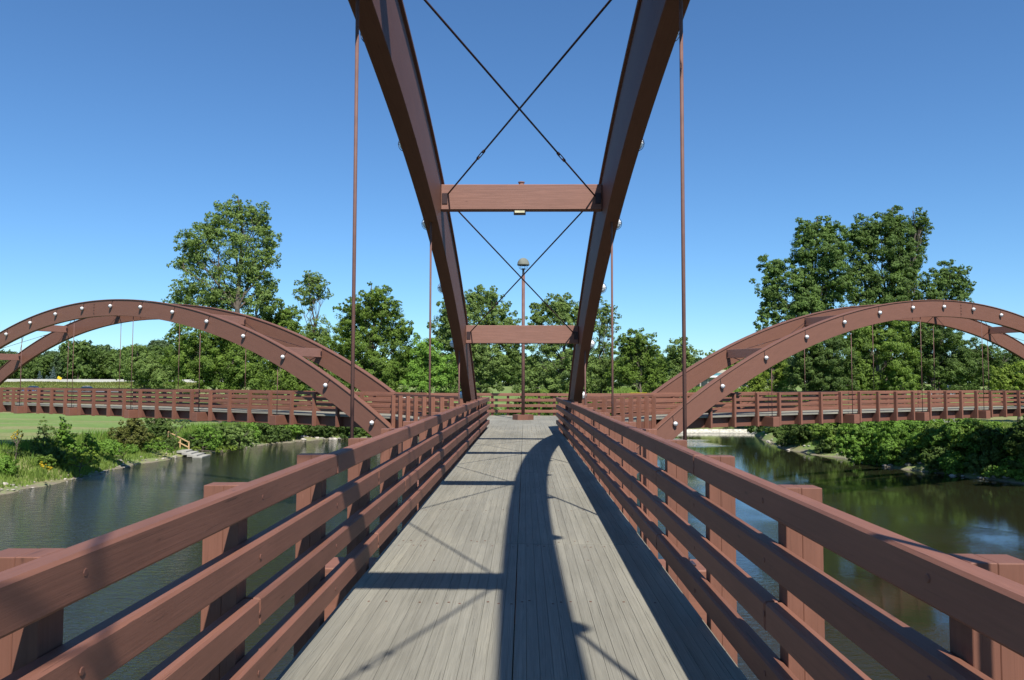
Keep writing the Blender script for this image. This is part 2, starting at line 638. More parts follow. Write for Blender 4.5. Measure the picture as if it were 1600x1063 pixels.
# ------------------------------------------------------------------ bridge geometry
D = 35.0                       # hub centre lies D metres ahead of the camera
A_IN = 1.209                   # inner face of the rails
RT_TH = 0.088
RAIL_H = 1.106
S_END = 6.3                    # rails of an arm begin here
S_FAR = 62.0


def dz(s):
    return 0.099 - 0.099 * ((s - 31.0) / 31.0) ** 2 - 0.099 * (1 - (4.0 / 31) ** 2) if s < 70 else -0.1


ARMS = {
    'near': dict(ang=-math.pi / 2, s0=30.98, zc=-35.36, hang=[15.1 + 6.17 * k for k in range(6)], beam=[14.5 + 6.25 * k for k in range(6)], lamp=[8.4 + 2.88 * k for k in range(12)],
                 post=[31.18 - 1.54 * k for k in range(-4, 17)], txt='near walkway', ph=1),
    'left': dict(ang=math.radians(150), s0=29.60, zc=-35.32, hang=[13.8 + 6.22 * k for k in range(6)], lamp=[7.2 + 3.01 * k for k in range(14)],
                 post=[8.2 + 1.587 * k for k in range(33)], txt='left bridge arm', ph=0),
    'right': dict(ang=math.radians(30), s0=29.60, zc=-35.32, hang=[13.8 + 6.22 * k for k in range(6)], lamp=[7.2 + 3.01 * k for k in range(14)],
                  post=[8.2 + 1.587 * k for k in range(33)], txt='right bridge arm', ph=0),
}
ARMS['near']['post'] = sorted(p for p in ARMS['near']['post'] if p > S_END) + [32.72 + 1.54 * k for k in range(4, 12)]
ARMS['near']['post'] = sorted(set(round(p, 3) for p in ARMS['near']['post']))
ARC_L, ARC_W, ARC_R, ARC_H = 1.475, 0.246, 41.96, 1.011


class Frame:
    """s runs outward from the hub centre, t to the left of s, z up"""
    def __init__(s, ang):
        s.ang = ang
        s.d = Vector((math.cos(ang), math.sin(ang), 0))
        s.n = Vector((-math.sin(ang), math.cos(ang), 0))

    def w(s, a, b, z):
        return Vector((0, D, 0)) + s.d * a + s.n * b + Vector((0, 0, z))


class Rooted:
    """a thing whose Empty stands at (s, t, z) of a frame; parts are added in frame coordinates"""
    def __init__(self, name, fr, s, t, z, label, cat, group=None, kind='thing'):
        self.fr, self.o = fr, (s, t, z)
        self.e = empty(name, fr.w(s, t, z), fr.ang)
        tag(self.e, label, cat, group, kind)

    def add(self, name, me, s, t, z, slope=0.0, rz=0.0, parent=None, rx=0.0):
        o = link(name, me, self.e, (s - self.o[0], t - self.o[1], z - self.o[2]), (rx, -math.atan(slope), rz))
        if parent is not None:
            o.parent = parent
            o.location = Vector((s - self.o[0], t - self.o[1], z - self.o[2])) - parent.location
        return o


_cache = {}


def box_me(kind, lx, ly, lz, mat, bev=0.006, axis=0):
    k = (kind, round(lx, 3), round(ly, 3), round(lz, 3), mat.name, axis)
    if k not in _cache:
        _cache[k] = MB().box(-lx / 2, lx / 2, -ly / 2, ly / 2, -lz / 2, lz / 2, bev, axis).mesh(kind, mat)
    return _cache[k]


# post: two plies with a joint between them, chamfered top
def post_me(h, wid=0.173, dep=0.122):
    k = ('post', round(h, 3), wid)
    if k not in _cache:
        m = MB()
        m.box(-dep / 2, dep / 2, -wid / 2, -wid * 0.066, -h, 0, 0.0025, 2)
        m.box(-dep / 2 + 0.001, dep / 2 - 0.001, -wid * 0.06, wid / 2, -h + 0.002, -0.001, 0.0025, 2)
        _cache[k] = m.mesh('post', M_RAIL)
    return _cache[k]


BOLT = MB().lathe([(0.0, 0.003), (0.011, 0.003), (0.014, 0.0)], 8, 1).mesh('bolt', M_STRING)
BRK = MB().box(-0.06, 0.06, -0.136, 0.136, -0.24, 0.24, 0.004, 2).mesh('bracket', M_STRING)
RAIL_Z = [RAIL_H - 0.07 - 0.2765 * k for k in range(4)]
PANEL_MES = {}


def railing(arm, side, s0, s1, label, per=2, bolts=None):
    fr = Frame(ARMS[arm]['ang'])
    posts = [p for p in ARMS[arm]['post'] if s0 <= p <= s1]
    R = Rooted('railing', fr, s0, side * 1.25, dz(s0), label, 'railing', 'railings of the footbridge')
    rnd = random.Random(hash((len(arm), side)) & 255)
    for p in posts:
        R.add('post', post_me(1.70), p, side * (A_IN + RT_TH + 0.002 + 0.0865), dz(p) + 1.100 + rnd.uniform(-0.004, 0.004), rz=math.pi if side < 0 else 0)
        R.add('bracket', BRK, p, side * 1.157, dz(p) - 0.33)
    for k, z in enumerate(RAIL_Z):
        cuts = [s0]
        offs = 1 if k < 2 else 0
        i = offs + (2 if k in (0, 3) else 1)
        while i < len(posts) - 1:
            cuts.append(posts[i])
            i += per + (1 if k % 2 else 0)
        cuts.append(s1)
        for a, b in zip(cuts[:-1], cuts[1:]):
            L = round(b - a, 2) - 0.006
            if L < 0.3:
                continue
            sl = (dz(b) - dz(a)) / (b - a)
            R.add('rail', box_me('rail', L, RT_TH, 0.140, M_RAIL, 0.011), (a + b) / 2, side * (A_IN + RT_TH / 2) + rnd.uniform(-.002, .002),
                  z + (dz(a) + dz(b)) / 2 + rnd.uniform(-.002, .002), sl)
    if bolts:
        for p in posts:
            if bolts[0] <= p <= bolts[1]:
                for k, z in enumerate(RAIL_Z):
                    R.add('bolt', BOLT, p + rnd.uniform(-.01, .01), side * A_IN, z + dz(p) + rnd.uniform(-.012, .012), rz=math.pi if side > 0 else 0)
    return R


railing('near', -1, 6.3, 40.6, 'brown four-board wooden railing in sunlight along the left side of the near walkway', 3, (20, 34))
railing('near', 1, 6.3, 40.6, 'brown four-board wooden railing in shade along the right side of the near walkway', 3, (20, 34))
railing('left', 1, 6.3, 57.5, 'brown railing on the side of the left bridge arm that faces the near walkway', 3)
railing('left', -1, 6.3, 57.5, 'brown railing on the far side of the left bridge arm, above the lawn', 3)
railing('right', -1, 6.3, 57.5, 'brown railing on the side of the right bridge arm that faces the near walkway', 3)
railing('right', 1, 6.3, 57.5, 'brown railing on the far side of the right bridge arm, below the big trees', 3)


# ---- decks
def deck(arm, label):
    A = ARMS[arm]
    fr = Frame(A['ang'])
    R = Rooted('bridge_deck', fr, 6.3, 0, dz(6.3), label, 'bridge deck', 'decks of the footbridge', 'thing')
    if arm == 'near':
        seams = [3.0] + [14.5 - 6.25 + 0.0, 14.5, 20.75, 27.0, 33.25, 39.5]
        seams = [2.6, 8.25, 14.5, 20.9, 27.15, 33.4, 39.65]
    else:
        seams = [2.6, 13.8, 26.2, 38.6, 58.0]
    rnd = random.Random(3)
    if arm == 'near':
        n = 17
        wid = 1.268 / n
        for a, b in zip(seams[1:-1], seams[2:]):
            for j in range(2 * n):
                t = -1.268 + (j + 0.5) * wid + (0.003 if j >= n else -0.003)
                L = b - a - 0.012
                R.add('plank', box_me('plank', L, wid - 0.0012, 0.088, M_DECK, 0.002), (a + b) / 2 + rnd.uniform(-.002, .002), t,
                      (dz(a) + dz(b)) / 2 - 0.044 + rnd.uniform(-.0016, .0016), (dz(b) - dz(a)) / (b - a))
        nl = MB()
        for a, b in zip(seams[1:-1], seams[2:]):
            for ss in (a + 0.12, a + (b - a) * 0.33, a + (b - a) * 0.67, b - 0.12):
                for j in range(2 * n):
                    if rnd.random() < 0.42:
                        t = -1.268 + (j + 0.5 + rnd.uniform(-.2, .2)) * wid
                        s_ = ss + rnd.uniform(-.05, .05)
                        z_ = dz(a) + (dz(b) - dz(a)) * (s_ - a) / (b - a) + 0.0012
                        q_ = fr.w(s_, t, z_)
                        nl.lathe([(0.0, 0.002), (0.008, 0.002), (0.0105, 0.0)], 7, 2, (s_ - 6.3, t, z_ - dz(6.3)))
        no = link('nail_heads', nl.mesh('nail_heads', m_plain('rusty_nail', (0.11, 0.05, 0.028), 0.7)), R.e)
        no['kind'] = 'stuff'
        rest = [(2.6, 8.25), (39.65, 58.0)]
    else:
        rest = list(zip(seams[:-1], seams[1:]))
    for a, b in rest:
        for sgn in (-1, 1):
            m = MB()
            for j in range(8):
                y0 = sgn * (0.003 + j * 0.158)
                y1 = sgn * (0.003 + j * 0.158 + 0.154)
                m.box(-(b - a) / 2 + 0.006, (b - a) / 2 - 0.006, min(y0, y1), max(y0, y1), -0.088, 0, 0.003)
            o = R.add('deck_panel', m.mesh('deck_panel', M_DECK), (a + b) / 2, 0, (dz(a) + dz(b)) / 2, (dz(b) - dz(a)) / (b - a))
            o['kind'] = 'stuff'
    # stringers in chords, and the floor beams the hangers hold
    cut = [5.0] + A['hang'] + [58.0]
    for a, b in zip(cut[:-1], cut[1:]):
        for sgn in (-1, 1):
            R.add('stringer', box_me('stringer', round(b - a - 0.01, 2), 0.14, 0.50, M_STRING, 0.006), (a + b) / 2, sgn * 0.95,
                  (dz(a) + dz(b)) / 2 - 0.342, (dz(b) - dz(a)) / (b - a))
    for h in A['hang']:
        R.add('floor_beam', box_me('floor_beam', 0.46, 3.66, 0.50, M_RAIL, 0.012, 1), h + (0.06 if arm != 'near' else 0.0), 0, dz(h) - 0.375)


deck('near', 'grey weathered plank deck of the walkway underfoot, between the two near railings')
deck('left', 'timber deck of the left bridge arm, its grey edge seen below the railing')
deck('right', 'timber deck of the right bridge arm, its grey edge seen below the railing')


# ---- arches
def arch(arm, side, label):
    A = ARMS[arm]
    fr = Frame(A['ang'])
    s0, zc = A['s0'], A['zc']
    a0 = math.asin((3.6 - s0) / ARC_R)
    a1 = -a0
    R = Rooted('timber_arch', fr, 3.6, side * (ARC_L + ARC_W / 2), -2.0, label, 'arch', 'timber arches of the footbridge')

    def ring(rb, rt, w, b0, b1, n, ch=0.008):
        m = MB()
        hw = w / 2
        sec = [(-hw + ch, rb), (hw - ch, rb), (hw, rb + ch), (hw, rt - ch), (hw - ch, rt), (-hw + ch, rt), (-hw, rt - ch), (-hw, rb + ch)]
        vs, uvp = [], []
        for i in range(n + 1):
            t = b0 + (b1 - b0) * i / n
            for (y, r) in sec:
                vs.append((s0 + r * math.sin(t), y, zc + r * math.cos(t)))
        vs = [(x - R.o[0], y, z - R.o[2]) for x, y, z in vs]
        fs, uv = [], []
        K = len(sec)
        for i in range(n):
            for k in range(K):
                f = (i * K + k, i * K + (k + 1) % K, (i + 1) * K + (k + 1) % K, (i + 1) * K + k)
                fs.append(f)
                dv = [sec[k], sec[(k + 1) % K]]
                for (ix, kk) in ((i, 0), (i, 1), (i + 1, 1), (i + 1, 0)):
                    u = ARC_R * (b0 + (b1 - b0) * ix / n)
                    y, r = dv[kk]
                    uv.append((u, (r - rb) if k in (2, 6) else y * 1.0 + 5.3))
        fs += [tuple(range(K))[::-1], tuple(n * K + k for k in range(K))]
        uv += [(0, 0)] * (2 * K)
        return mk_mesh('arch_rib', vs, fs, M_ARCH, uv)
    sp = 1.0 / ARC_R
    splice = [0.012, ]
    segs = [(a0, splice[0] - 0.0002), (splice[0] + 0.0002, a1)]
    for b0, b1 in segs:
        link('arch_rib', ring(ARC_R - ARC_H, ARC_R - 0.055, ARC_W, b0, b1, 60), R.e)
    link('cap_board', ring(ARC_R - 0.050, ARC_R, ARC_W + 0.085, a0, a1, 110, 0.006), R.e)
    # splice plates either side of the joint with their bolts
    for sg in (-1, 1):
        m = MB().box(-0.05, 0.05, -0.006, 0.006, -0.36, 0.36, 0.002, 2)
        th = splice[0]
        rr = ARC_R - ARC_H / 2 - 0.02
        pl = link('splice_plate', m.mesh('splice_plate', M_ARCH), R.e, (s0 + rr * math.sin(th) - R.o[0], sg * (ARC_W / 2 + 0.005), zc + rr * math.cos(th) - R.o[2]))
        for zz in (-0.27, -0.09, 0.09, 0.27):
            b = link('bolt', MB().lathe([(0.0, 0.03), (0.025, 0.03), (0.03, 0.0)], 8, 1).mesh('bolt', M_DARKSTEEL), pl, (0, sg * 0.006, zz), (0, 0, 0 if sg > 0 else math.pi))
    return R


def arch_z(arm, s, r=ARC_R):
    A = ARMS[arm]
    return A['zc'] + math.sqrt(r * r - (s - A['s0']) ** 2)


arch('near', -1, 'tall timber arch rising from the left railing of the near walkway')
arch('near', 1, 'tall timber arch rising from the right railing of the near walkway')
arch('left', 1, 'timber arch of the left bridge arm nearest the near walkway, with globe lamps')
arch('left', -1, 'farther timber arch of the left bridge arm, behind the one with globe lamps')
arch('right', -1, 'timber arch of the right bridge arm nearest the near walkway, with globe lamps')
arch('right', 1, 'farther timber arch of the right bridge arm, behind the one with globe lamps')

# ---- cross beams, braces, hangers
BEAM_H = 0.47


def beams(arm):
    A = ARMS[arm]
    fr = Frame(A['ang'])
    H = A.get('beam', A['hang'])
    zs = []
    for i, h in enumerate(H):
        zc_ = (arch_z(arm, h) + arch_z(arm, h, ARC_R - ARC_H)) / 2 + 0.16
        zs.append(zc_)
        R = Rooted('cross_beam', fr, h, 0, zc_, 'timber cross beam at the %s hanger from the hub, over the %s' % (ORD[i], A['txt']),
                   'beam', 'cross beams between the arches')
        R.add('beam', box_me('beam', 0.20, 2 * ARC_L - 0.008, BEAM_H, M_BEAM, 0.012, 1), h, 0, zc_)
        for sg in (-1, 1):
            m = MB().box(-0.115, 0.115, -0.05, 0.05, -0.10, 0.10, 0.004, 2).box(-0.13, -0.115, -0.03, 0.03, -0.13, 0.13, 0.002, 2)
            R.add('rod_bracket', _cache.setdefault('rbr', m.mesh('rod_bracket', M_DARKSTEEL)), h, sg * (ARC_L - 0.075), zc_ - 0.03)
        if arm == 'near' and i == 1:
            L = MB().box(-0.07, 0.07, -0.11, 0.11, -0.07, 0, 0.006).mesh('light_fitting', M_BLACK)
            fl = R.add('light_fitting', L, h + 0.02, -0.03, zc_ - BEAM_H / 2 - 0.002)
            R.add('lens', MB().box(-0.004, 0.004, -0.09, 0.09, -0.02, 0.02).mesh('lens', m_plain('cream_lens', (0.55, 0.53, 0.36), 0.3)), h + 0.093, -0.03, zc_ - BEAM_H / 2 - 0.036, parent=fl)
            R.add('knob', MB().lathe([(0.05, 0), (0.05, 0.045), (0.062, 0.05), (0.062, 0.065), (0.0, 0.068)], 14).mesh('knob', M_BEAM), h, 0.0, zc_ + BEAM_H / 2)
    for i in range(len(H) - 1):
        for sg in (-1, 1):
            p0 = Vector((H[i], -sg * (ARC_L - 0.09), zs[i] + 0.02 + sg * 0.02))
            p1 = Vector((H[i + 1], sg * (ARC_L - 0.09), zs[i + 1] + 0.02 + sg * 0.02))
            R = Rooted('brace_rod', fr, p0.x, p0.y, p0.z,
                       'diagonal steel rod starting %s, %s brace bay from the hub, over the %s' % ('left' if (fr.n * p0.y).x < 0 else 'right', ORD[i], A['txt']),
                       'brace rod', 'crossed brace rods between the arches')
            q0, q1 = Vector((0, 0, 0)), p1 - p0
            R_ = 0.0145
            dr = q1.normalized()
            a = q1 * 0.245
            b = a + dr * 0.26
            link('rod', MB().tube(q0, a + dr * 0.03, R_, n=8).mesh('rod', M_DARKSTEEL, True), R.e)
            link('rod', MB().tube(b - dr * 0.03, q1, R_, n=8).mesh('rod', M_DARKSTEEL, True), R.e)
            side = dr.cross(Vector((0, 0, 1))).normalized() * 0.022
            m = MB().tube(a + side, b + side, 0.009, n=6).tube(a - side, b - side, 0.009, n=6)
            m.tube(a - dr * 0.02 - side * 0, a + dr * 0.03, 0.026, n=8).tube(b - dr * 0.03, b + dr * 0.02, 0.026, n=8)
            link('turnbuckle', m.mesh('turnbuckle', M_DARKSTEEL), R.e)
    for i, h in enumerate(A['hang']):
        for sg in (-1, 1):
            t = sg * (ARC_L + ARC_W / 2)
            za = arch_z(arm, h, ARC_R - ARC_H)
            zb = dz(h) - 0.125
            hs = h
            if arm == 'near':
                sd = 'left' if sg < 0 else 'right'
                lb = '%s hanger rod from the hub, standing outside the %s railing of the near walkway' % (ORD[i], sd)
            else:
                face = 'near' if (fr.n.y * sg) < 0 else 'farther'
                lb = '%s hanger rod from the hub, under the %s arch of the %s' % (ORD[i], face, A['txt'])
            R = Rooted('hanger_rod', fr, hs, t, zb, lb, 'hanger rod', 'vertical hanger rods')
            rr = 0.0185
            link('rod', MB().tube((0, 0, 0.0), (0, 0, za - zb + 0.25), rr, n=10).mesh('rod', M_STEEL, True), R.e)
            m = MB().tube((0, 0, 0.022), (0, 0, 0.07), 0.04, n=6).box(-0.08, 0.08, -0.08, 0.08, 0.0, 0.02, 0.002, 2)
            link('nut_plate', m.mesh('nut_plate', M_DARKSTEEL), R.e)


for a_ in ARMS:
    beams(a_)

# ---- globe lamps on the arches' outer faces
RL = 0.128


def lamp_proto():
    """a bulkhead globe facing +t of its frame: bracket plate, glass globe, metal ring guard and conduit"""
    prof = [(0.085, -0.02)]
    base = MB().lathe([(0.0, 0.0), (0.075, 0.0), (0.075, 0.05), (0.0, 0.05)][::1], 14, 1).mesh('back_plate', M_BLACK)
    g = MB()
    pr = []
    for i in range(9):
        th = math.pi * i / 8
        pr.append((RL * 0.88 * math.sin(th), 0.095 - RL * 0.88 * math.cos(th)))
    g.lathe(pr, 16, 1)
    globe = g.mesh('globe', M_WHITE, True)
    c = MB()
    for k in range(16):                                     # horizontal ring and vertical ring of the guard
        a, b = 2 * math.pi * k / 16, 2 * math.pi * (k + 1) / 16
        c.tube((RL * math.cos(a), 0.095 + RL * math.sin(a), 0), (RL * math.cos(b), 0.095 + RL * math.sin(b), 0), 0.0055, n=5, cap=False)
        c.tube((0, 0.095 + RL * math.sin(a), RL * math.cos(a)), (0, 0.095 + RL * math.sin(b), RL * math.cos(b)), 0.0055, n=5, cap=False)
    guard = c.mesh('wire_guard', M_BLACK)
    cond = MB().tube((0.0, 0.022, 0.07), (-0.05, 0.018, 0.27), 0.012, n=6).tube((-0.05, 0.018, 0.27), (-0.10, 0.015, 0.36), 0.012, n=6).mesh('conduit', M_BLACK)
    collar = MB().lathe([(0.06, 0.03), (0.105, 0.05), (0.112, 0.085), (0.104, 0.095)], 14, 1).mesh('collar', M_GALV, True)
    return base, globe, guard, cond, collar


LM = lamp_proto()


def lamps(arm, side, lbl):
    A = ARMS[arm]
    fr = Frame(A['ang'])
    for i, s in enumerate(A['lamp']):
        r = ARC_R - 0.43
        z = A['zc'] + math.sqrt(r * r - (s - A['s0']) ** 2)
        p = fr.w(s, side * (ARC_L + ARC_W / 2 + ARC_W / 2 - 0.002), z)
        e = empty('globe_lamp', p, fr.ang + (0 if side > 0 else math.pi))
        tag(e, lbl % ORD[i], 'lamp', 'white globe lamps on the arches')
        link('back_plate', LM[0], e)
        gl = link('globe', LM[1], e)
        link('wire_guard', LM[2], gl)
        link('collar', LM[4], e)
        slope = -(s - A['s0']) / ARC_R * 1.0
        cd = link('conduit', LM[3], e)
        cd.rotation_euler = (0, (1 if side > 0 else -1) * -math.atan(slope), 0)


lamps('left', 1, 'white wire-guarded globe lamp on the left arm\'s near arch, %s from the hub')
lamps('right', -1, 'white wire-guarded globe lamp on the right arm\'s near arch, %s from the hub')
lamps('near', -1, 'globe lamp on the outer side of the tall left arch, %s from the hub')
lamps('near', 1, 'globe lamp on the outer side of the tall right arch, %s from the hub')

# ---- hub: platform, connecting railings, pier, lamp post
HW = A_IN + RT_TH / 2
FR = {k: Frame(v['ang']) for k, v in ARMS.items()}


def corner(arm, side, off=0.0, s=S_END):
    return FR[arm].w(s, side * (HW + off), 0)


hexp = []
for arm, sides in (('near', (-1, 1)), ('right', (-1, 1)), ('left', (-1, 1))):
    for sd in sides:
        p = FR[arm].w(S_END + 0.02, sd * 1.27, 0)
        hexp.append((p.x, p.y - D))
hub = empty('hub_platform', (0, D, dz(2.6)))
tag(hub, 'six-sided grey timber platform where the three bridge arms meet, under the lamp post', 'platform')
# decking of the hub in lanes that carry on the walkway's two panels, sunk 4 mm below the arms' boards
ang0 = [math.atan2(y, x) for x, y in hexp]
hexp = [p for _, p in sorted(zip(ang0, hexp))]


def clip_poly(poly, x0, x1):
    def cut(pl, f, xb):
        out = []
        for i in range(len(pl)):
            a, b = pl[i], pl[(i + 1) % len(pl)]
            ia, ib = f(a[0]), f(b[0])
            if ia:
                out.append(a)
            if ia != ib:
                t = (xb - a[0]) / (b[0] - a[0])
                out.append((xb, a[1] + t * (b[1] - a[1])))
        return out
    pl = cut(poly, lambda x: x >= x0, x0)
    return cut(pl, lambda x: x <= x1, x1) if pl else []


xs = np.arange(-6.35, 6.4, 0.1494)
hz0 = dz(4.5) - dz(2.6)
for xa in np.arange(-6.4, 6.4, 0.32):
    pl = clip_poly(hexp, xa + 0.002, xa + 0.318)
    if len(pl) < 3:
        continue
    link('plank', MB().prism(pl, -0.10, -0.006 + hz0 + random.uniform(-.001, .001)).mesh('plank', M_DECK), hub)
for i in range(6):
    a, b = Vector(hexp[i]), Vector(hexp[(i + 1) % 6])
    L = (b - a).length
    an = math.atan2(b.y - a.y, b.x - a.x)
    mid = (a + b) / 2 * 0.985
    link('edge_beam', box_me('edge_beam', round(L * 0.97, 2), 0.14, 0.5, M_STRING, 0.006), hub, (mid.x, mid.y, -0.37), (0, 0, an))
pier = MB().prism([(1.9 * math.cos(math.radians(30 + 60 * k)), 1.9 * math.sin(math.radians(30 + 60 * k))) for k in range(6)], -9.0, -0.64)
pr_ = link('bridge_pier', pier.mesh('bridge_pier', M_CONC), None, (0, D, 0))
tag(pr_, 'six-sided concrete pier standing in the river under the hub platform', 'pier')
for arm_, yy in (('left', 'left'), ('right', 'right')):
    f_ = FR[arm_]
    p_ = f_.w(50, 0, 0)
    q_ = link('bridge_abutment', MB().box(-1.2, 1.2, -2.4, 2.4, -6.5, -0.70, 0.02).mesh('bridge_abutment', M_CONC), None, f_.w(58.6, 0, 0), (0, 0, f_.ang))
    tag(q_, 'concrete abutment on the bank at the outer end of the %s bridge arm' % yy, 'abutment')
for k_, (arm_, sgn_) in enumerate((('left', 0), ('right', 0))):
    pass


def hub_rail(pa, pb, label, pitch, skip_mid=False):
    a, b = Vector((pa.x, pa.y)), Vector((pb.x, pb.y))
    L = (b - a).length
    an = math.atan2(b.y - a.y, b.x - a.x)
    c = (a + b) / 2
    nrm = Vector((-(b - a).y, (b - a).x)).normalized()
    if nrm.dot(c - Vector((0, D))) < 0:
        nrm = -nrm
    z0 = dz(4.5)
    e = empty('railing', (c.x, c.y, z0), an)
    tag(e, label, 'railing', 'railings of the footbridge')
    loc_n = 1 if Vector((-math.sin(an), math.cos(an))).dot(nrm) > 0 else -1
    for k, z in enumerate(RAIL_Z):
        cut = [-L / 2, -L / 2 + L * (0.36 if k % 2 else 0.62), L / 2]
        for u, v in zip(cut[:-1], cut[1:]):
            link('rail', box_me('rail', round(v - u - 0.006, 2), RT_TH, 0.140, M_RAIL, 0.011), e, ((u + v) / 2, 0, z))
    n = int(L / 2 / pitch)
    for i in range(-n, n + 1):
        if skip_mid and i == 0:
            continue
        link('post', post_me(1.5), e, (i * pitch + 0.012 * (i % 2), loc_n * (RT_TH / 2 + 0.002 + 0.0865), 1.03), (0, 0, 0 if loc_n > 0 else math.pi))
    return e


hub_rail(corner('left', -1), corner('right', 1), 'brown railing straight across the far side of the hub, behind the lamp post', 0.775, True)
hub_rail(corner('left', 1), corner('near', -1), 'brown railing of the hub between the near walkway and the left bridge arm', 0.93)
hub_rail(corner('right', -1), corner('near', 1), 'brown railing of the hub between the near walkway and the right bridge arm', 0.93)

lp = empty('lamp_post', (0.0, D, dz(4.5) - 0.004))
tag(lp, 'tall brown lamp post with a grey dome shade in the middle of the hub', 'lamp post')
link('base', MB().prism([(0.47 * math.cos(math.radians(k * 60)), 0.47 * math.sin(math.radians(k * 60))) for k in range(6)], 0, 0.22).mesh('base', M_RAIL), lp)
link('pole', MB().tube((0, 0, 0.22), (0, 0, 6.48), 0.078, 0.072, 14).mesh('pole', M_STEEL, True), lp)
link('collar', MB().lathe([(0.0, 6.48), (0.05, 6.48), (0.05, 6.72), (0.085, 6.73), (0.085, 6.76), (0.0, 6.76)], 14).mesh('collar', M_BLACK), lp)
m = MB()
for k in range(6):
    a = k * math.pi / 3 + 0.2
    pts = [(0.05, 6.70), (0.16, 6.74), (0.20, 6.82), (0.205, 6.93)]
    for (r0, z0), (r1, z1) in zip(pts[:-1], pts[1:]):
        m.tube((r0 * math.cos(a), r0 * math.sin(a), z0), (r1 * math.cos(a), r1 * math.sin(a), z1), 0.009, n=5)
link('cage', m.mesh('cage', M_GALV), lp)
pr = [(0.255, 6.90), (0.275, 6.91), (0.275, 6.95)] + [(0.27 * math.cos(t), 6.95 + 0.29 * math.sin(t)) for t in np.linspace(0.05, math.pi / 2, 9)]
link('dome', MB().lathe(pr, 24).mesh('dome', M_DOME, True), lp)
m = MB().box(-0.03, 0.45, -0.002, 0.002, 0, 0.06)
tp = empty('caution_tape', at(978, 616.2, 38.6))
tp.location = at(988, 617, D + 5.0)
f_ = FR['right']
pp = f_.w(7.4, 1.25, dz(7) + RAIL_H + 0.004)
tp.location = pp
tp.rotation_euler = (0, 0, f_.ang)
tag(tp, 'short strip of yellow tape lying on the far top rail of the right bridge arm', 'tape')
link('tape', MB().box(-0.5, 0.55, -0.05, 0.05, 0.0, 0.012, 0.002).mesh('tape', M_TAPE), tp)


# ------------------------------------------------------------------ vegetation
def rn(rng, n):
    v = rng.normal(size=(n, 3))
    return v / np.linalg.norm(v, axis=1)[:, None]


def leaves(rng, lobes, leaf, dens, clump=0.34, flat=0.25):
    """leaf-sized faces gathered into clumps spread through the lobes (cx,cy,cz,rx,ry,rz); returns verts, faces, tone"""
    P, N, T = [], [], []
    for (cx, cy, cz, rx, ry, rz) in lobes:
        area = 4 * math.pi * ((rx * rz + rx * ry + ry * rz) / 3)
        nl = int(7.0 * dens * area / (leaf * leaf))
        nc = max(9, int(48 * (rx / (rx + 0.5))))
        u = rn(rng, nc)
        rad = rng.uniform(0.45, 1.0, nc) ** 0.6
        cc = u * rad[:, None] * np.array([rx, ry, rz]) + np.array([cx, cy, cz])
        cr = clump * (rx + rz) / 2 * rng.uniform(0.6, 1.25, nc)
        ct = rng.uniform(0.15, 0.85, nc)
        k = rng.integers(0, nc, nl)
        off = rn(rng, nl) * (rng.uniform(0, 1, nl) ** 0.42)[:, None]
        off[:, 2] *= 0.75
        p = cc[k] + off * cr[k][:, None]
        nrm = off * 0.9 + (p - np.array([cx, cy, cz])) / np.array([rx, ry, rz]) * 0.6 + rn(rng, nl) * 0.6 + np.array([0, 0, flat])
        P.append(p); N.append(nrm); T.append(np.clip(ct[k] + rng.normal(0, 0.16, nl), 0, 1))
    P, N, T = np.concatenate(P), np.concatenate(N), np.concatenate(T)
    N /= np.linalg.norm(N, axis=1)[:, None] + 1e-9
    a = np.cross(N, rn(rng, len(N)))
    a /= np.linalg.norm(a, axis=1)[:, None] + 1e-9
    b = np.cross(N, a)
    sz = leaf * rng.uniform(0.6, 1.25, len(P))[:, None]
    V = np.stack([P - a * sz * 0.62, P + b * sz * 0.72, P + a * sz * 0.62 - b * sz * 0.38], 1).reshape(-1, 3)
    Fc = np.arange(len(P) * 3).reshape(-1, 3)
    return V, Fc, np.repeat(T, 3)


def limb(m, p0, p1, r0, r1, rng, n=4, wob=0.06):
    p0, p1 = np.array(p0, float), np.array(p1, float)
    L = np.linalg.norm(p1 - p0)
    pts = [p0 + (p1 - p0) * i / n + (rng.normal(0, wob * L, 3) * (0 if i in (0, n) else 1)) * np.array([1, 1, 0.3]) for i in range(n + 1)]
    for i in range(n):
        ra, rb = r0 + (r1 - r0) * i / n, r0 + (r1 - r0) * (i + 1) / n
        m.tube(pts[i], pts[i + 1], ra, rb, 7, False)
    return pts


_tn = [0]


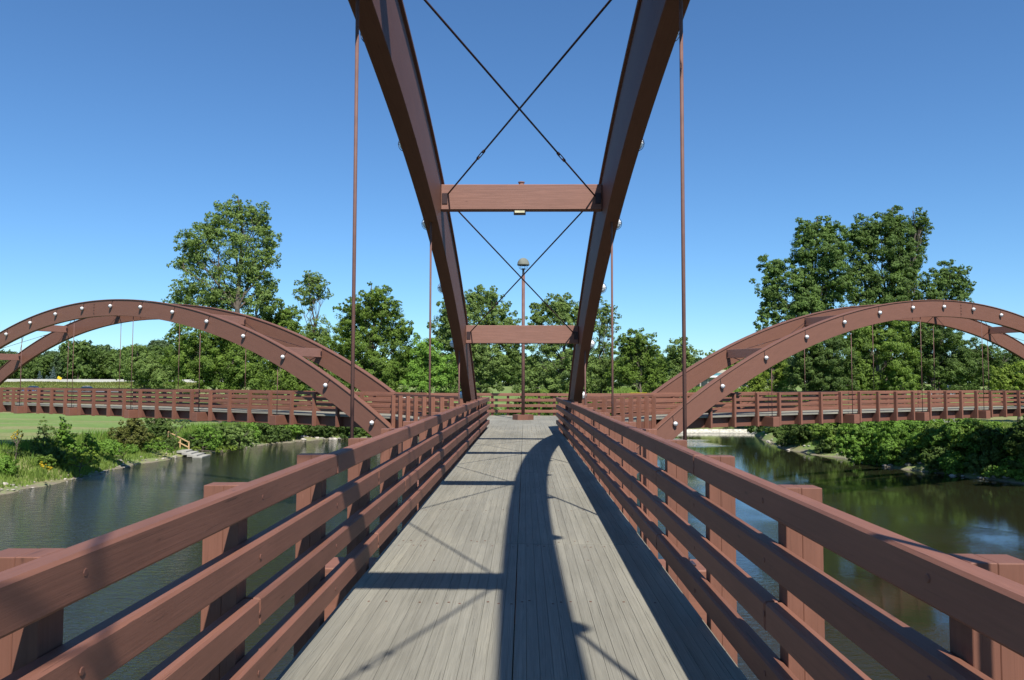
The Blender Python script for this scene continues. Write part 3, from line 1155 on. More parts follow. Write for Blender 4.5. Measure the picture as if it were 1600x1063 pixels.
def tree(name, label, cat, Y, lobes_px, leafmat, base_px=None, leaf_px=2.9, dens=0.33, trunk_r=0.35, group=None, dep=0.9, trunk=True, clump=0.34, spread=0.35, limb_n=6):
    """a tree whose crown lobes are given where the photograph shows them; Y is its distance"""
    _tn[0] += 1
    rng = np.random.default_rng(100 + _tn[0])
    cx = np.mean([l[0] for l in lobes_px]) if base_px is None else base_px
    bx = at(cx, 600, Y).x
    bz = tz(bx, Y) - 0.1
    k = Y / F_PX
    lobes = []
    for i, l in enumerate(lobes_px):
        p = at(l[0], l[1], Y)
        r = l[2] * k
        r2 = (l[3] if len(l) > 3 else l[2]) * k
        dy = rng.uniform(-spread, spread) * r * 1.6
        zg = max(tz(p.x, Y + dy), WATER_Z) - bz
        lobes.append((p.x - bx, dy, max(p.z - bz, zg + r2 * 0.45), r, r * dep, r2))
    if len(lobes_px) >= 6:
        base = list(lobes)
        for i_, l in enumerate(base):
            nb = sorted(base, key=lambda q: (q[0] - l[0]) ** 2 + (q[2] - l[2]) ** 2)[1:3]
            for q in nb:
                f = rng.uniform(0.35, 0.65)
                lobes.append(tuple(l[k_] * (1 - f) + q[k_] * f for k_ in range(3)) + tuple(min(l[k_], q[k_]) * 0.72 for k_ in (3, 4, 5)))
        mx_, mz_ = np.mean([l[0] for l in base]), np.mean([l[2] for l in base])
        for l in base:
            for _ in range(3):
                a_ = math.atan2(l[2] - mz_, l[0] - mx_) + rng.normal(0, 0.9)
                q_ = rng.uniform(0.85, 1.2)
                f = rng.uniform(0.22, 0.42)
                lobes.append((l[0] + math.cos(a_) * l[3] * q_, l[1] + rng.normal(0, 0.4) * l[4], l[2] + math.sin(a_) * l[5] * q_, l[3] * f, l[4] * f, l[5] * f * 0.8))
    e = empty(name, (bx, Y, bz))
    tag(e, label, cat, group)
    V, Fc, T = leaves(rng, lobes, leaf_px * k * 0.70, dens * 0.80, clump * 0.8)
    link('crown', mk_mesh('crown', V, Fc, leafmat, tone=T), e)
    if trunk:
        m = MB()
        top = max(lobes, key=lambda l: l[2])
        tp_ = (top[0] * 0.75, top[1] * 0.5, top[2])
        pts = limb(m, (0, 0, -0.3), tp_, trunk_r, trunk_r * 0.12, rng, 8, 0.012)
        for l in lobes[:14]:
            if l is top:
                continue
            j = min(range(len(pts)), key=lambda q: abs(pts[q][2] - l[2] * 0.62))
            q = pts[j]
            rr = trunk_r * (1 - j / 9) * 0.5
            ep = (l[0], l[1], l[2] + 0.2 * l[5])
            seg = limb(m, q, ep, max(rr, 0.03), 0.02, rng, 4, 0.05)
            for _ in range(3):
                d_ = rn(rng, 1)[0] * np.array([l[3], l[4], l[5]]) * 0.7
                limb(m, seg[2 + rng.integers(0, 2)], np.array([l[0], l[1], l[2]]) + d_, max(rr * 0.35, 0.02), 0.01, rng, 2, 0.04)
        link('trunk', m.mesh('trunk', M_BARK, True), e)
    return e


G_FAR = 'trees on the far river bank'
# left side, beyond the left arm
tree('cottonwood_tree', 'tallest tree on the left bank, an open cottonwood crown high above the left arch', 'tree', 98,
     [(362, 324, 15), (403, 334, 18), (424, 374, 14), (424, 402, 12), (288, 378, 14), (276, 412, 11), (424, 442, 12), (418, 472, 18), (268, 468, 11), (356, 338, 22), (385, 338, 20), (410, 352, 16), (332, 352, 16), (318, 375, 24), (300, 392, 18), (352, 372, 34), (390, 375, 30), (415, 388, 14), (296, 412, 16), (330, 410, 28),
      (372, 412, 34), (408, 420, 22), (302, 440, 20), (340, 448, 28), (385, 448, 32), (412, 450, 14), (286, 468, 20), (318, 470, 26), (360, 480, 32), (400, 484, 26), (340, 505, 26)],
     L_COTTON, 378, 3.3, 0.20, 0.55, dep=0.9, clump=0.36)
tree('broadleaf_tree', 'rounded green tree filling the gap below the left arch, under the tall cottonwood', 'tree', 92,
     [(300, 525, 26), (340, 530, 30), (380, 525, 28), (285, 555, 26), (325, 562, 34), (370, 565, 34), (405, 560, 26), (300, 592, 28), (345, 600, 32), (390, 600, 30)], L_MAPLE, None, 2.9, 0.30, 0.3)
tree('broadleaf_tree', 'pale green tree standing left of the tall cottonwood and behind the left arch', 'tree', 118,
     [(222, 560, 24), (205, 578, 18), (240, 580, 22), (262, 560, 20), (225, 596, 22), (258, 596, 20)], L_COTTON, None, 2.6, 0.3, 0.22)
tree('broadleaf_tree', 'bushy tree between the tall cottonwood and the slender loose tree', 'tree', 101,
     [(432, 492, 20), (452, 500, 20), (412, 512, 22), (440, 525, 28), (470, 530, 22), (420, 555, 28), (455, 562, 28), (435, 598, 30), (475, 595, 26)], L_MAPLE, None, 2.9, 0.30, 0.3)
tree('slender_tree', 'slender loose-crowned tree with bare trunk rising above its neighbours left of the near arch', 'tree', 106,
     [(488, 434, 13), (476, 446, 14), (500, 446, 14), (468, 462, 11), (490, 460, 15), (510, 460, 9), (482, 478, 10), (498, 512, 20), (478, 520, 16), (510, 540, 24), (490, 565, 26), (505, 598, 28)],
     L_COTTON, 492, 2.9, 0.19, 0.22)
tree('broadleaf_tree', 'broad pointed tree right behind the first hanger rod of the left railing', 'tree', 95,
     [(588, 462, 18), (570, 480, 22), (606, 484, 22), (550, 500, 24), (588, 506, 30), (622, 510, 20), (538, 528, 24), (575, 540, 32), (618, 540, 26), (634, 520, 12), (545, 568, 28), (590, 578, 34), (625, 572, 22), (560, 606, 26), (605, 610, 26)],
     L_MAPLE, 585, 2.9, 0.32, 0.35)
tree('broadleaf_tree', 'low bright green tree left of the foot of the tall left arch', 'tree', 96,
     [(655, 545, 20), (676, 552, 20), (642, 568, 22), (668, 578, 26), (695, 575, 22), (650, 602, 24), (690, 604, 24)], L_BUSH, None, 2.9, 0.32, 0.2)
tree('broadleaf_tree', 'large rounded tree seen between the tall left arch and the lamp post', 'tree', 110,
     [(755, 462, 18), (735, 472, 20), (775, 476, 18), (708, 486, 20), (742, 498, 26), (780, 502, 22), (802, 500, 12), (690, 508, 18), (715, 524, 28), (758, 532, 30), (796, 532, 20), (688, 545, 22), (728, 560, 30), (770, 566, 26), (803, 560, 16), (702, 594, 26), (748, 596, 26), (776, 600, 10)],
     L_COTTON, 745, 2.9, 0.30, 0.4, G_FAR)
tree('broadleaf_tree', 'rounded tree between the lamp post and the tall right arch', 'tree', 108,
     [(866, 478, 18), (888, 484, 20), (845, 490, 18), (912, 496, 16), (836, 508, 16), (872, 512, 26), (908, 522, 20), (842, 538, 22), (878, 550, 28), (915, 552, 20), (815, 566, 16), (846, 576, 26), (890, 588, 28), (822, 600, 20), (860, 606, 24), (925, 585, 22)],
     L_COTTON, 870, 2.9, 0.30, 0.35, G_FAR)
tree('slender_tree', 'thin loose tree just right of the tall right arch', 'tree', 112,
     [(940, 478, 12), (955, 492, 12), (938, 505, 14), (958, 512, 9), (945, 530, 14), (938, 560, 20), (955, 585, 24), (935, 600, 20)], L_COTTON, 940, 2.9, 0.2, 0.2, G_FAR)
tree('broadleaf_tree', 'green tree behind the second hanger rod of the right railing', 'tree', 107,
     [(990, 532, 18), (1010, 536, 16), (972, 545, 18), (996, 558, 24), (1020, 565, 20), (970, 580, 22), (1000, 595, 26), (1028, 600, 18)], L_MAPLE, None, 2.9, 0.3, 0.25, G_FAR)
tree('broadleaf_tree', 'small rounded tree behind the first hanger rod of the right railing', 'tree', 116,
     [(1060, 545, 16), (1078, 556, 14), (1044, 562, 16), (1065, 575, 20), (1086, 582, 12), (1050, 598, 20), (1076, 602, 16)], L_COTTON, None, 2.6, 0.3, 0.2, G_FAR)
tree('broadleaf_tree', 'distant low tree in the dip between the central trees and the right arm', 'tree', 190,
     [(1112, 556, 8), (1128, 562, 9), (1145, 568, 9), (1105, 570, 9), (1130, 578, 11), (1160, 575, 11), (1175, 588, 12)], L_MAPLE, None, 2.4, 0.3, 0.2)
# right side
tree('cottonwood_tree', 'big cottonwood at the left of the tall clump on the right bank', 'tree', 100,
     [(1205, 415, 18), (1222, 425, 20), (1198, 450, 18), (1215, 460, 20), (1200, 482, 14), (1228, 492, 22), (1190, 505, 13), (1258, 362, 18), (1285, 360, 20), (1305, 368, 18), (1255, 388, 22),
      (1288, 394, 26), (1262, 420, 26), (1300, 425, 26), (1248, 450, 24), (1282, 456, 30), (1318, 452, 22), (1255, 486, 26), (1298, 492, 28)], L_COTTON_DEEP, 1270, 3.1, 0.34, 0.55, dep=1.0)
tree('cottonwood_tree', 'tallest cottonwood in the middle of the clump on the right bank', 'tree', 104,
     [(1398, 338, 13), (1385, 352, 20), (1350, 358, 20), (1340, 378, 20), (1370, 380, 26), (1404, 376, 24), (1342, 408, 24), (1380, 416, 30), (1412, 410, 22), (1345, 445, 26), (1382, 456, 30), (1415, 446, 22), (1350, 486, 28), (1395, 492, 28)],
     L_COTTON_DEEP, 1385, 3.1, 0.34, 0.6, dep=1.0)
tree('cottonwood_tree', 'dark leaning cottonwood with bare stems at the right of the tall clump', 'tree', 108,
     [(1432, 345, 14), (1447, 356, 13), (1425, 362, 15), (1436, 382, 16), (1424, 405, 16), (1440, 404, 9), (1428, 430, 15), (1420, 470, 16)], L_DARK, 1412, 3.1, 0.26, 0.4)
tree('cottonwood_tree', 'rounded lower cottonwood at the far right of the tall clump, above the right arch', 'tree', 102,
     [(1478, 422, 14), (1498, 430, 13), (1462, 438, 15), (1482, 446, 18), (1508, 450, 12), (1446, 458, 16), (1470, 468, 20), (1500, 468, 16), (1450, 490, 22), (1485, 495, 20)], L_COTTON_DEEP, 1465, 3.1, 0.34, 0.35)
DK = 'dark trees under the right arch'
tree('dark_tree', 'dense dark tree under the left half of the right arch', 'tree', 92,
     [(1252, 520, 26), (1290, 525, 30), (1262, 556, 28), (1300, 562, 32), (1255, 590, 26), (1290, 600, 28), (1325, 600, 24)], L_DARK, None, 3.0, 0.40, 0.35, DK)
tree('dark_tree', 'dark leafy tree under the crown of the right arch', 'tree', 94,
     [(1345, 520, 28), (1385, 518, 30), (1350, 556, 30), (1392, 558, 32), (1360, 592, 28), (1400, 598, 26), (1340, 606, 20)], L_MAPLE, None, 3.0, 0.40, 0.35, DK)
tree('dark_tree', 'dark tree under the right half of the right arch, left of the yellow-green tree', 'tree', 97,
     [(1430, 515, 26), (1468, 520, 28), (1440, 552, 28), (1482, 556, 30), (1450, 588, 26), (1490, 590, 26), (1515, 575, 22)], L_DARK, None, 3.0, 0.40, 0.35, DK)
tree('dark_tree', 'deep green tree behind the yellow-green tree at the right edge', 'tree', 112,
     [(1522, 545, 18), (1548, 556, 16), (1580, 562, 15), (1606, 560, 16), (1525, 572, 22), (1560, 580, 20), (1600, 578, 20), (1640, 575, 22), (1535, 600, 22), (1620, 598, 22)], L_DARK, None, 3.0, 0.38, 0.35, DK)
tree('dark_tree', 'leafy tree with low branches at the right edge, foliage hanging below the right arm', 'tree', 50,
     [(1770, 520, 90), (1860, 500, 90), (1740, 600, 70), (1830, 620, 90), (1900, 580, 90), (1700, 655, 45), (1650, 652, 26), (1615, 656, 16), (1593, 664, 9), (1780, 690, 60), (1850, 700, 60)], L_DARK, 1790, 4.0, 0.34, 0.35)
tree('yellow_green_tree', 'bright yellow-green rounded tree above the right rail at the right edge', 'tree', 84,
     [(1568, 585, 16), (1590, 582, 17), (1555, 598, 14), (1580, 600, 18), (1608, 596, 18), (1630, 600, 16)], L_LIGHT, None, 2.8, 0.36, 0.18)
tree('yellow_green_tree', 'light green tree in the notch between the right arch foot and the dark trees', 'tree', 120,
     [(1182, 590, 13), (1205, 578, 15), (1228, 582, 17), (1170, 604, 12), (1196, 604, 16), (1225, 606, 18), (1215, 560, 9)], L_LIGHT, None, 2.6, 0.34, 0.2)
# far bank undergrowth, each bush its own thing
rb = random.Random(11)
for i, px in enumerate([q_ for q_ in range(425, 1180, 30) if not 775 < q_ < 805]):
    Y = 97 + (px - 425) / 755 * 14 + rb.uniform(-2, 2) + (4 if 600 < px < 1060 else 0)
    r = rb.uniform(16, 24)
    q = at(px, 655, Y)
    if river_sd(np.array([q.x]), np.array([Y]))[0] < 0.8:
        while river_sd(np.array([at(px, 655, Y).x]), np.array([Y]))[0] < 0.8 and Y < 140:
            Y += 1.0
    top = 632 + rb.uniform(-8, 6)
    bs = [(px, top + r * 0.6, r, r * 0.8), (px + r * 0.7, top + r * 1.1, r * 0.8, r * 0.7), (px - r * 0.6, top + r * 1.2, r * 0.8, r * 0.7)]
    tree('riverbank_shrub', 'leafy shrub on the far bank behind the hub, %s from the left' % _nth(i), 'shrub', Y, bs,
         (L_MAPLE, L_BUSH, L_DARK)[i % 3], None, 3.0, 0.34, 0.06, 'shrubs along the far bank', trunk=(i % 2 == 0))
# left bank shrubs
LB = 'shrubs on the left bank'


def shore(name, label, Y, lob, mat, leaf=2.7, dens=0.30, cat='shrub', grp=LB, trunk=True, **kw):
    return tree(name, label, cat, Y, lob, mat, None, leaf, dens, 0.05, grp, trunk=trunk, **kw)


shore('willow_shrub', 'tall feathery grey-green shrub on the left bank before the lawn', 60, [(70, 664, 6, 14), (64, 676, 9, 14), (78, 680, 9, 16), (66, 696, 14), (82, 700, 14)], L_COTTON, 2.2, 0.22)
shore('sapling_shrub', 'bright pointed sapling beside the feathery shrub on the left bank', 61, [(98, 662, 6, 9), (104, 672, 8), (92, 678, 9), (103, 686, 12), (95, 700, 15), (112, 702, 14)], L_BUSH, 3.2, 0.30)
shore('sapling_shrub', 'small broad-leaved sapling right of the pointed sapling', 62, [(139, 682, 6), (146, 690, 8), (136, 694, 8), (144, 702, 11)], L_BUSH, 3.4, 0.30)
shore('round_bush', 'dense olive round bush at the edge of the lawn on the left', 68, [(198, 668, 14), (215, 664, 12), (184, 680, 13), (205, 682, 18), (225, 680, 13), (188, 692, 10), (212, 694, 14)], L_OLIVE, 2.6, 0.40)
shore('dark_shrub', 'dark shrub behind the round olive bush, under the left arm', 74, [(238, 658, 12), (256, 662, 12), (245, 674, 14), (264, 672, 10), (250, 686, 12), (238, 690, 11)], L_DARK, 2.6, 0.34)
shore('leafy_shrub', 'light-leaved shrub with drooping sprays beside the wooden handrail', 72, [(268, 664, 10, 8), (278, 658, 9, 7), (262, 680, 9), (290, 662, 7, 6)], L_COTTON, 2.4, 0.2)
shore('low_shrub', 'low bright leafy shrub above the water, below the pointed sapling', 56, [(118, 716, 14, 10), (136, 712, 13, 10), (104, 724, 12, 9), (150, 720, 11, 8)], L_LIGHT, 3.2, 0.30)
shore('low_shrub', 'low green shrub between the round bush and the water', 63, [(185, 704, 12, 8), (205, 702, 12, 8), (170, 712, 10, 7)], L_BUSH, 2.8, 0.28)
shore('low_shrub', 'low shrub left of the boat landing steps', 68, [(228, 700, 12, 8), (246, 698, 12, 8), (262, 702, 9, 6)], L_BUSH, 2.8, 0.28)
shore('dark_shrub', 'dark pointed weed clump at the left edge before the lawn', 55, [(26, 690, 5, 10), (22, 706, 9, 10), (34, 708, 7, 9), (12, 716, 10, 9)], L_DARK, 2.8, 0.26)
shore('dark_shrub', 'dark narrow conifer-like shrub left of the feathery shrub', 56, [(54, 694, 5, 9), (56, 708, 9, 10), (48, 718, 9, 8)], L_DARK, 2.6, 0.34)
shore('flowering_weed', 'tall weed with yellow flower heads before the lawn at the far left', 54, [(25, 678, 4, 4), (30, 674, 4, 3), (22, 684, 4, 4), (35, 680, 3, 3)], L_FLOWER, 2.0, 0.25)
shore('flowering_weed', 'patch of yellow flowers low on the left bank above the water', 50, [(70, 728, 5, 4), (78, 731, 4, 3), (64, 724, 3, 3)], L_FLOWER, 2.0, 0.3, trunk=False)
shore('leafy_shrub', 'broad light shrub right of the boat landing steps', 74, [(318, 676, 16, 12), (300, 684, 14, 11), (335, 682, 15, 12), (312, 694, 14, 9), (330, 697, 12, 8)], L_BUSH, 2.9, 0.34)
shore('leafy_shrub', 'shrub with pale leaves overhanging the water under the left arm', 78, [(365, 676, 16, 13), (388, 680, 15, 12), (375, 692, 14, 10), (395, 690, 11, 9), (350, 690, 12, 10)], L_COTTON, 2.9, 0.34)
shore('low_shrub', 'low yellow-green clump at the water beside the landing steps', 73, [(305, 703, 10, 5), (345, 703, 10, 6), (362, 701, 9, 5)], L_LIGHT, 2.6, 0.3)
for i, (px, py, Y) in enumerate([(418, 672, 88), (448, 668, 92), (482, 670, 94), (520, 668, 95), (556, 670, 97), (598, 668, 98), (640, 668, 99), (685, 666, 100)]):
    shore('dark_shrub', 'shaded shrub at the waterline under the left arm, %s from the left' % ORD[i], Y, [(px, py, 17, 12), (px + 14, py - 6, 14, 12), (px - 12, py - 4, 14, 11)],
          (L_DARK, L_BUSH)[i % 2], 2.9, 0.32, grp='shaded shrubs at the waterline under the left arm')  # dark leaves on alternate shrubs paint in the shade under the trees
# right bank shrubs
RB = 'vine-covered shrubs on the right bank'
RBL = [
    ('large vine-draped shrub hanging over the water where the right bank begins', 66, [(1330, 682, 20, 18), (1350, 672, 18, 14), (1322, 700, 15, 15), (1345, 702, 17, 17), (1368, 690, 18, 18), (1362, 714, 14, 12), (1335, 716, 12, 8)], L_BUSH),
    ('tall bright shrub in the middle of the right bank, left of the picnic table', 64, [(1392, 672, 20, 16), (1410, 690, 20, 18), (1388, 702, 17, 18), (1404, 716, 16, 12), (1425, 706, 15, 15)], L_BUSH),
    ('sunny bramble mound below the picnic table on the right bank', 62, [(1440, 690, 20, 14), (1462, 684, 18, 12), (1448, 708, 17, 14), (1470, 704, 18, 14), (1452, 724, 13, 8)], L_BUSH),
    ('bramble mound right of the picnic table on the right bank', 60, [(1500, 680, 20, 15), (1520, 672, 18, 12), (1498, 700, 18, 15), (1522, 696, 20, 16), (1504, 720, 16, 11)], L_MAPLE),
    ('shaded bramble mound near the right edge above the water', 57, [(1550, 686, 22, 16), (1575, 680, 20, 14), (1552, 708, 20, 16), (1580, 705, 20, 18), (1570, 728, 16, 11)], L_DARK),  # darker leaf colour carries part of the shade here
    ('shaded shrub at the right edge above the water', 54, [(1605, 690, 26, 22), (1630, 680, 28, 22), (1610, 722, 22, 18), (1640, 716, 26, 22)], L_DARK),  # shade partly painted in by the dark leaf colour
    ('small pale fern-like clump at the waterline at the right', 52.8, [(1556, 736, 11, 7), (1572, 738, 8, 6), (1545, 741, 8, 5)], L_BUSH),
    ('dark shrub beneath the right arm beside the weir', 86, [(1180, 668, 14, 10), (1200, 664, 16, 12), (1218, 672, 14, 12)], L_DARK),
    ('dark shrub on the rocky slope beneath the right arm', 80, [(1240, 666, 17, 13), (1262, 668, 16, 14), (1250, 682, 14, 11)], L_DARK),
    ('leafy dark shrub left of the large vine-draped shrub', 74, [(1282, 668, 18, 14), (1304, 672, 16, 14), (1296, 690, 13, 12)], L_MAPLE),
]
for lb, Y, lob, mt in RBL:
    tree('bank_shrub', lb, 'shrub', Y, lob, mt, None, 3.2, 0.44, 0.06, RB, trunk=False, dep=1.0)

def on_shore(i0, i1, step, inland):
    out = []
    for a, b in zip(RIVER[i0:i1], RIVER[i0 + 1:i1 + 1]):
        L = np.linalg.norm(b - a)
        nrm = np.array([-(b - a)[1], (b - a)[0]]) / L
        m_ = a + (b - a) / 2 + nrm * 0.5
        if river_sd(np.array([m_[0]]), np.array([m_[1]]))[0] < 0:
            nrm = -nrm
        for q in np.arange(step / 2, L, step):
            out.append(a + (b - a) * q / L + nrm * inland)
    return out


def mound(name, label, x, y, r, h, mat, leaf, dens, grp, seed, low=0.0):
    rng = np.random.default_rng(seed)
    bz = max(tz(x, y), WATER_Z)
    lob = []
    for q in range(6):
        a = rng.uniform(0, 6.28)
        rr = r * rng.uniform(0.45, 0.75)
        lob.append((math.cos(a) * r * 0.55, math.sin(a) * r * 0.55, h * rng.uniform(0.25 - low, 0.7), rr, rr, rr * rng.uniform(0.6, 0.9)))
    lob.append((0, 0, h * 0.5, r * 0.7, r * 0.7, h * 0.5))
    e = empty(name, (x, y, bz))
    tag(e, label, 'shrub', grp)
    V, Fc, T = leaves(rng, lob, leaf, dens, 0.30)
    link('foliage', mk_mesh('foliage', V, Fc, mat, tone=T), e)
    st = MB()
    for q in range(4):
        l = lob[q]
        limb(st, (0, 0, -0.2), l[:3], 0.04, 0.012, rng, 3, 0.08)
    link('stem', st.mesh('stem', M_BARK, True), e)
    return e


rb2 = random.Random(77)
k0 = [i for i, p_ in enumerate(RIVER) if tuple(p_) == (27.6, 88.0)][0]
for i, p_ in enumerate(on_shore(k0, k0 + 7, 2.3, 0.9)):
    if i < 8 and i not in (2, 5):
        continue
    mound('waterside_bush', 'low bush spilling over the waterline of the right bank, %s from the weir' % _nth(i), p_[0], p_[1], rb2.uniform(1.1, 1.6), rb2.uniform(1.1, 1.9),
          (L_DARK if i < 9 else (L_BUSH, L_BUSH, L_MAPLE, L_DARK)[rb2.randrange(4)]), 0.125, 0.30, 'low bushes along the right waterline', 300 + i, 0.25)  # dark leaves paint shade onto the bushes nearest the weir
for i, p_ in enumerate(on_shore(k0, k0 + 7, 2.9, 3.4)):
    if i in (1, 3):
        continue
    mound('ivy_mound', 'leafy bramble mound on the slope of the right bank, %s from the weir' % _nth(i), p_[0], p_[1], rb2.uniform(1.7, 2.4), rb2.uniform(1.6, 2.5),
          (L_DARK if i < 7 else (L_BUSH, L_BUSH, L_MAPLE)[rb2.randrange(3)]), 0.14, 0.30, 'bramble mounds on the right slope', 400 + i, 0.1)  # mounds near the weir get darker leaves as painted-in shade
for i, p_ in enumerate(on_shore(9, 11, 2.4, 1.0)):
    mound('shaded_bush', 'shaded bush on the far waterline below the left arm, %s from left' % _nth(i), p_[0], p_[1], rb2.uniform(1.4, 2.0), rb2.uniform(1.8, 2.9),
          (L_DARK, L_DARK, L_MAPLE)[i % 3], 0.16, 0.30, 'shaded bushes on the far waterline', 500 + i, 0.2)  # mostly dark leaves stand in for shade along this waterline
for i, p_ in enumerate(on_shore(7, 9, 2.4, 1.0)):
    mound('shaded_bush', 'shaded bush at the bend of the left bank, %s from left' % _nth(i), p_[0], p_[1], rb2.uniform(1.2, 1.8), rb2.uniform(1.5, 2.4),
          (L_DARK, L_BUSH, L_DARK)[i % 3], 0.15, 0.30, 'shaded bushes at the bend of the left bank', 540 + i, 0.2)  # dark leaf colour imitates the shade at the bend

for i, p_ in enumerate([q_ for q_ in on_shore(3, 7, 2.0, 2.6) if rb2.random() < 0.62]):
    mound('weed_clump', 'clump of leafy weeds on the left bank, %s from the left edge' % _nth(i), p_[0] + rb2.uniform(-.8, .8), p_[1] + rb2.uniform(-.8, .8), rb2.uniform(0.6, 1.2), rb2.uniform(0.45, 1.1),
          (L_BUSH, L_MAPLE, L_DARK, L_LIGHT, L_BUSH)[i % 5], 0.11, 0.26, 'weed clumps on the left bank', 600 + i, 0.0)
for i, p_ in enumerate([q_ for q_ in on_shore(2, 4, 2.2, 4.6) if rb2.random() < 0.7]):
    mound('dark_weed_clump', 'taller dark weed clump at the edge of the lawn, %s from the left edge' % _nth(i), p_[0] + rb2.uniform(-.6, .6), p_[1] + rb2.uniform(-.6, .6), rb2.uniform(0.7, 1.3), rb2.uniform(1.2, 1.9),
          (L_DARK, L_DARK, L_MAPLE)[i % 3], 0.11, 0.26, 'dark weed clumps at the edge of the lawn', 640 + i, 0.0)  # dark leaf colour imitates the shadow on this end of the bank

# far treeline, every tree its own object; crowns share a few meshes
rng = np.random.default_rng(5)
protos = []
for k in range(4):
    lob = []
    for q in range(9):
        a, r = rng.uniform(0, 6.28), rng.uniform(0, 3.4)
        lob.append((r * math.cos(a), r * math.sin(a), rng.uniform(4.0, 9.5) - 0.3 * r, rng.uniform(2.2, 3.4), rng.uniform(2.2, 3.4), rng.uniform(2.0, 3.0)))
    lob.append((0, 0, 3.0, 3.8, 3.8, 3.0))
    V, Fc, T = leaves(rng, lob, 0.62, 0.36, 0.36)
    cm = mk_mesh('crown', V, Fc, L_FAR if k % 2 else L_DARK, tone=T)
    tm = MB()
    limb(tm, (0, 0, -0.4), (0.2, 0.1, 8), 0.28, 0.06, rng, 4, 0.02)
    protos.append((cm, tm.mesh('trunk', M_BARK, True)))
places = []
for i in range(56):
    px = -90 + i * 8.2 + rb.uniform(-3, 3)
    places.append((px, rb.uniform(285, 335), rb.uniform(0.85, 1.15) * (1.18 if px > 120 else 1.0)))
for i in range(62):
    places.append((385 + i * 20 + rb.uniform(-7, 7), rb.uniform(195, 250), rb.uniform(0.62, 0.9)))
for i, (px, Y, sc) in enumerate(places):
    X = at(px, 590, Y).x
    e = empty('distant_tree', (X, Y, tz(X, Y) - 0.2), rb.uniform(0, 6.28))
    s_ = sc * 1.02
    e.scale = (s_, s_, s_ * rb.uniform(0.9, 1.12))
    tag(e, '%s tree from the left in the distant treeline beyond the road' % _nth(i).capitalize() if i < 56 else '%s tree from the left on the skyline behind the far bank' % _nth(i - 56).capitalize(), 'tree',
        'distant treeline beyond the road' if i < 56 else 'skyline trees behind the far bank')
    cm, tm = protos[i % 4]
    link('crown', cm, e)
    link('trunk', tm, e)
# blue spruces
for i, (px, hh, wd) in enumerate([(62, 20, 8), (84, 27, 10), (73, 14, 6)]):
    Y = 272
    k = Y / F_PX
    lob = []
    for q in range(7):
        f = q / 6
        lob.append((px, 602 - hh * (0.1 + 0.85 * f), wd * (1 - f) * 0.8 + 1.2, hh * 0.11))
    tree('blue_spruce', ['pale blue spruce left of the yellow sign', 'largest pale blue spruce right beside the yellow sign', 'smallest blue spruce between the other two'][i], 'tree', Y, lob,
         L_SPRUCE, None, 1.8, 0.6, 0.2, 'blue spruces before the distant treeline')

# grass and weeds
def blades(name, pts, hmin, hmax, wid, mat, seed, lean=0.25):
    rng = np.random.default_rng(seed)
    n = len(pts)
    x, y = pts[:, 0], pts[:, 1]
    z = terrain(x, y) - 0.04
    h = rng.uniform(hmin, hmax, n)
    a = rng.uniform(0, 2 * np.pi, n)
    dx, dy = np.cos(a) * wid, np.sin(a) * wid
    lx, ly = rng.normal(0, lean, n) * h, rng.normal(0, lean, n) * h
    V = np.stack([np.stack([x - dx, y - dy, z], 1), np.stack([x + dx, y + dy, z], 1), np.stack([x + lx, y + ly, z + h], 1)], 1).reshape(-1, 3)
    Fc = np.arange(n * 3).reshape(-1, 3)
    return mk_mesh(name, V, Fc, mat, tone=np.repeat(np.clip(rng.normal(0.5, 0.25, n), 0, 1), 3))


def scatter(n, x0, x1, y0, y1, dmin, dmax, seed, hole=0.0):
    rng = np.random.default_rng(seed)
    x, y = rng.uniform(x0, x1, n), rng.uniform(y0, y1, n)
    d = river_sd(x, y)
    k = (d > dmin) & (d < dmax)
    if hole:
        k &= (np.sin(x * 0.7 + 2 * np.sin(y * 0.33)) * np.sin(y * 0.6 + 1.1) + rng.normal(0, 0.35, n)) > -hole
    return np.stack([x[k], y[k]], 1)


def stuff(name, me, label, cat):
    o = link(name, me)
    tag(o, label, cat, None, 'stuff')
    return o


stuff('bank_grass', blades('bank_grass', scatter(190000, -62, -26, 34, 92, 0.3, 7.5, 1, 0.6), 0.15, 0.5, 0.05, L_GRASS, 2), 'tall rough grass and weeds along the left bank above the water', 'grass')
stuff('bank_weeds', blades('bank_weeds', scatter(40000, -62, -26, 34, 92, 2.5, 7, 3, -0.1), 0.4, 0.95, 0.06, L_BUSH, 4), 'taller green weeds standing in the left bank grass', 'weeds')
stuff('slope_grass', blades('slope_grass', scatter(110000, 22, 75, 36, 100, 0.8, 22, 5, 0.7), 0.12, 0.4, 0.06, L_GRASS, 6), 'long grass on the right bank between the brambles', 'grass')
stuff('far_bank_grass', blades('far_bank_grass', scatter(60000, 0, 40, 100, 165, 0.7, 50, 8, 0.6), 0.2, 0.8, 0.08, L_GRASS, 9), 'rough grass on the far bank under the central trees', 'grass')
stuff('embankment_weeds', blades('embankment_weeds', scatter(50000, -280, -100, 222, 252, 5, 999, 10, 0.0), 0.15, 0.5, 0.16, L_OLIVE, 11), 'weeds on the embankment below the distant road', 'weeds')


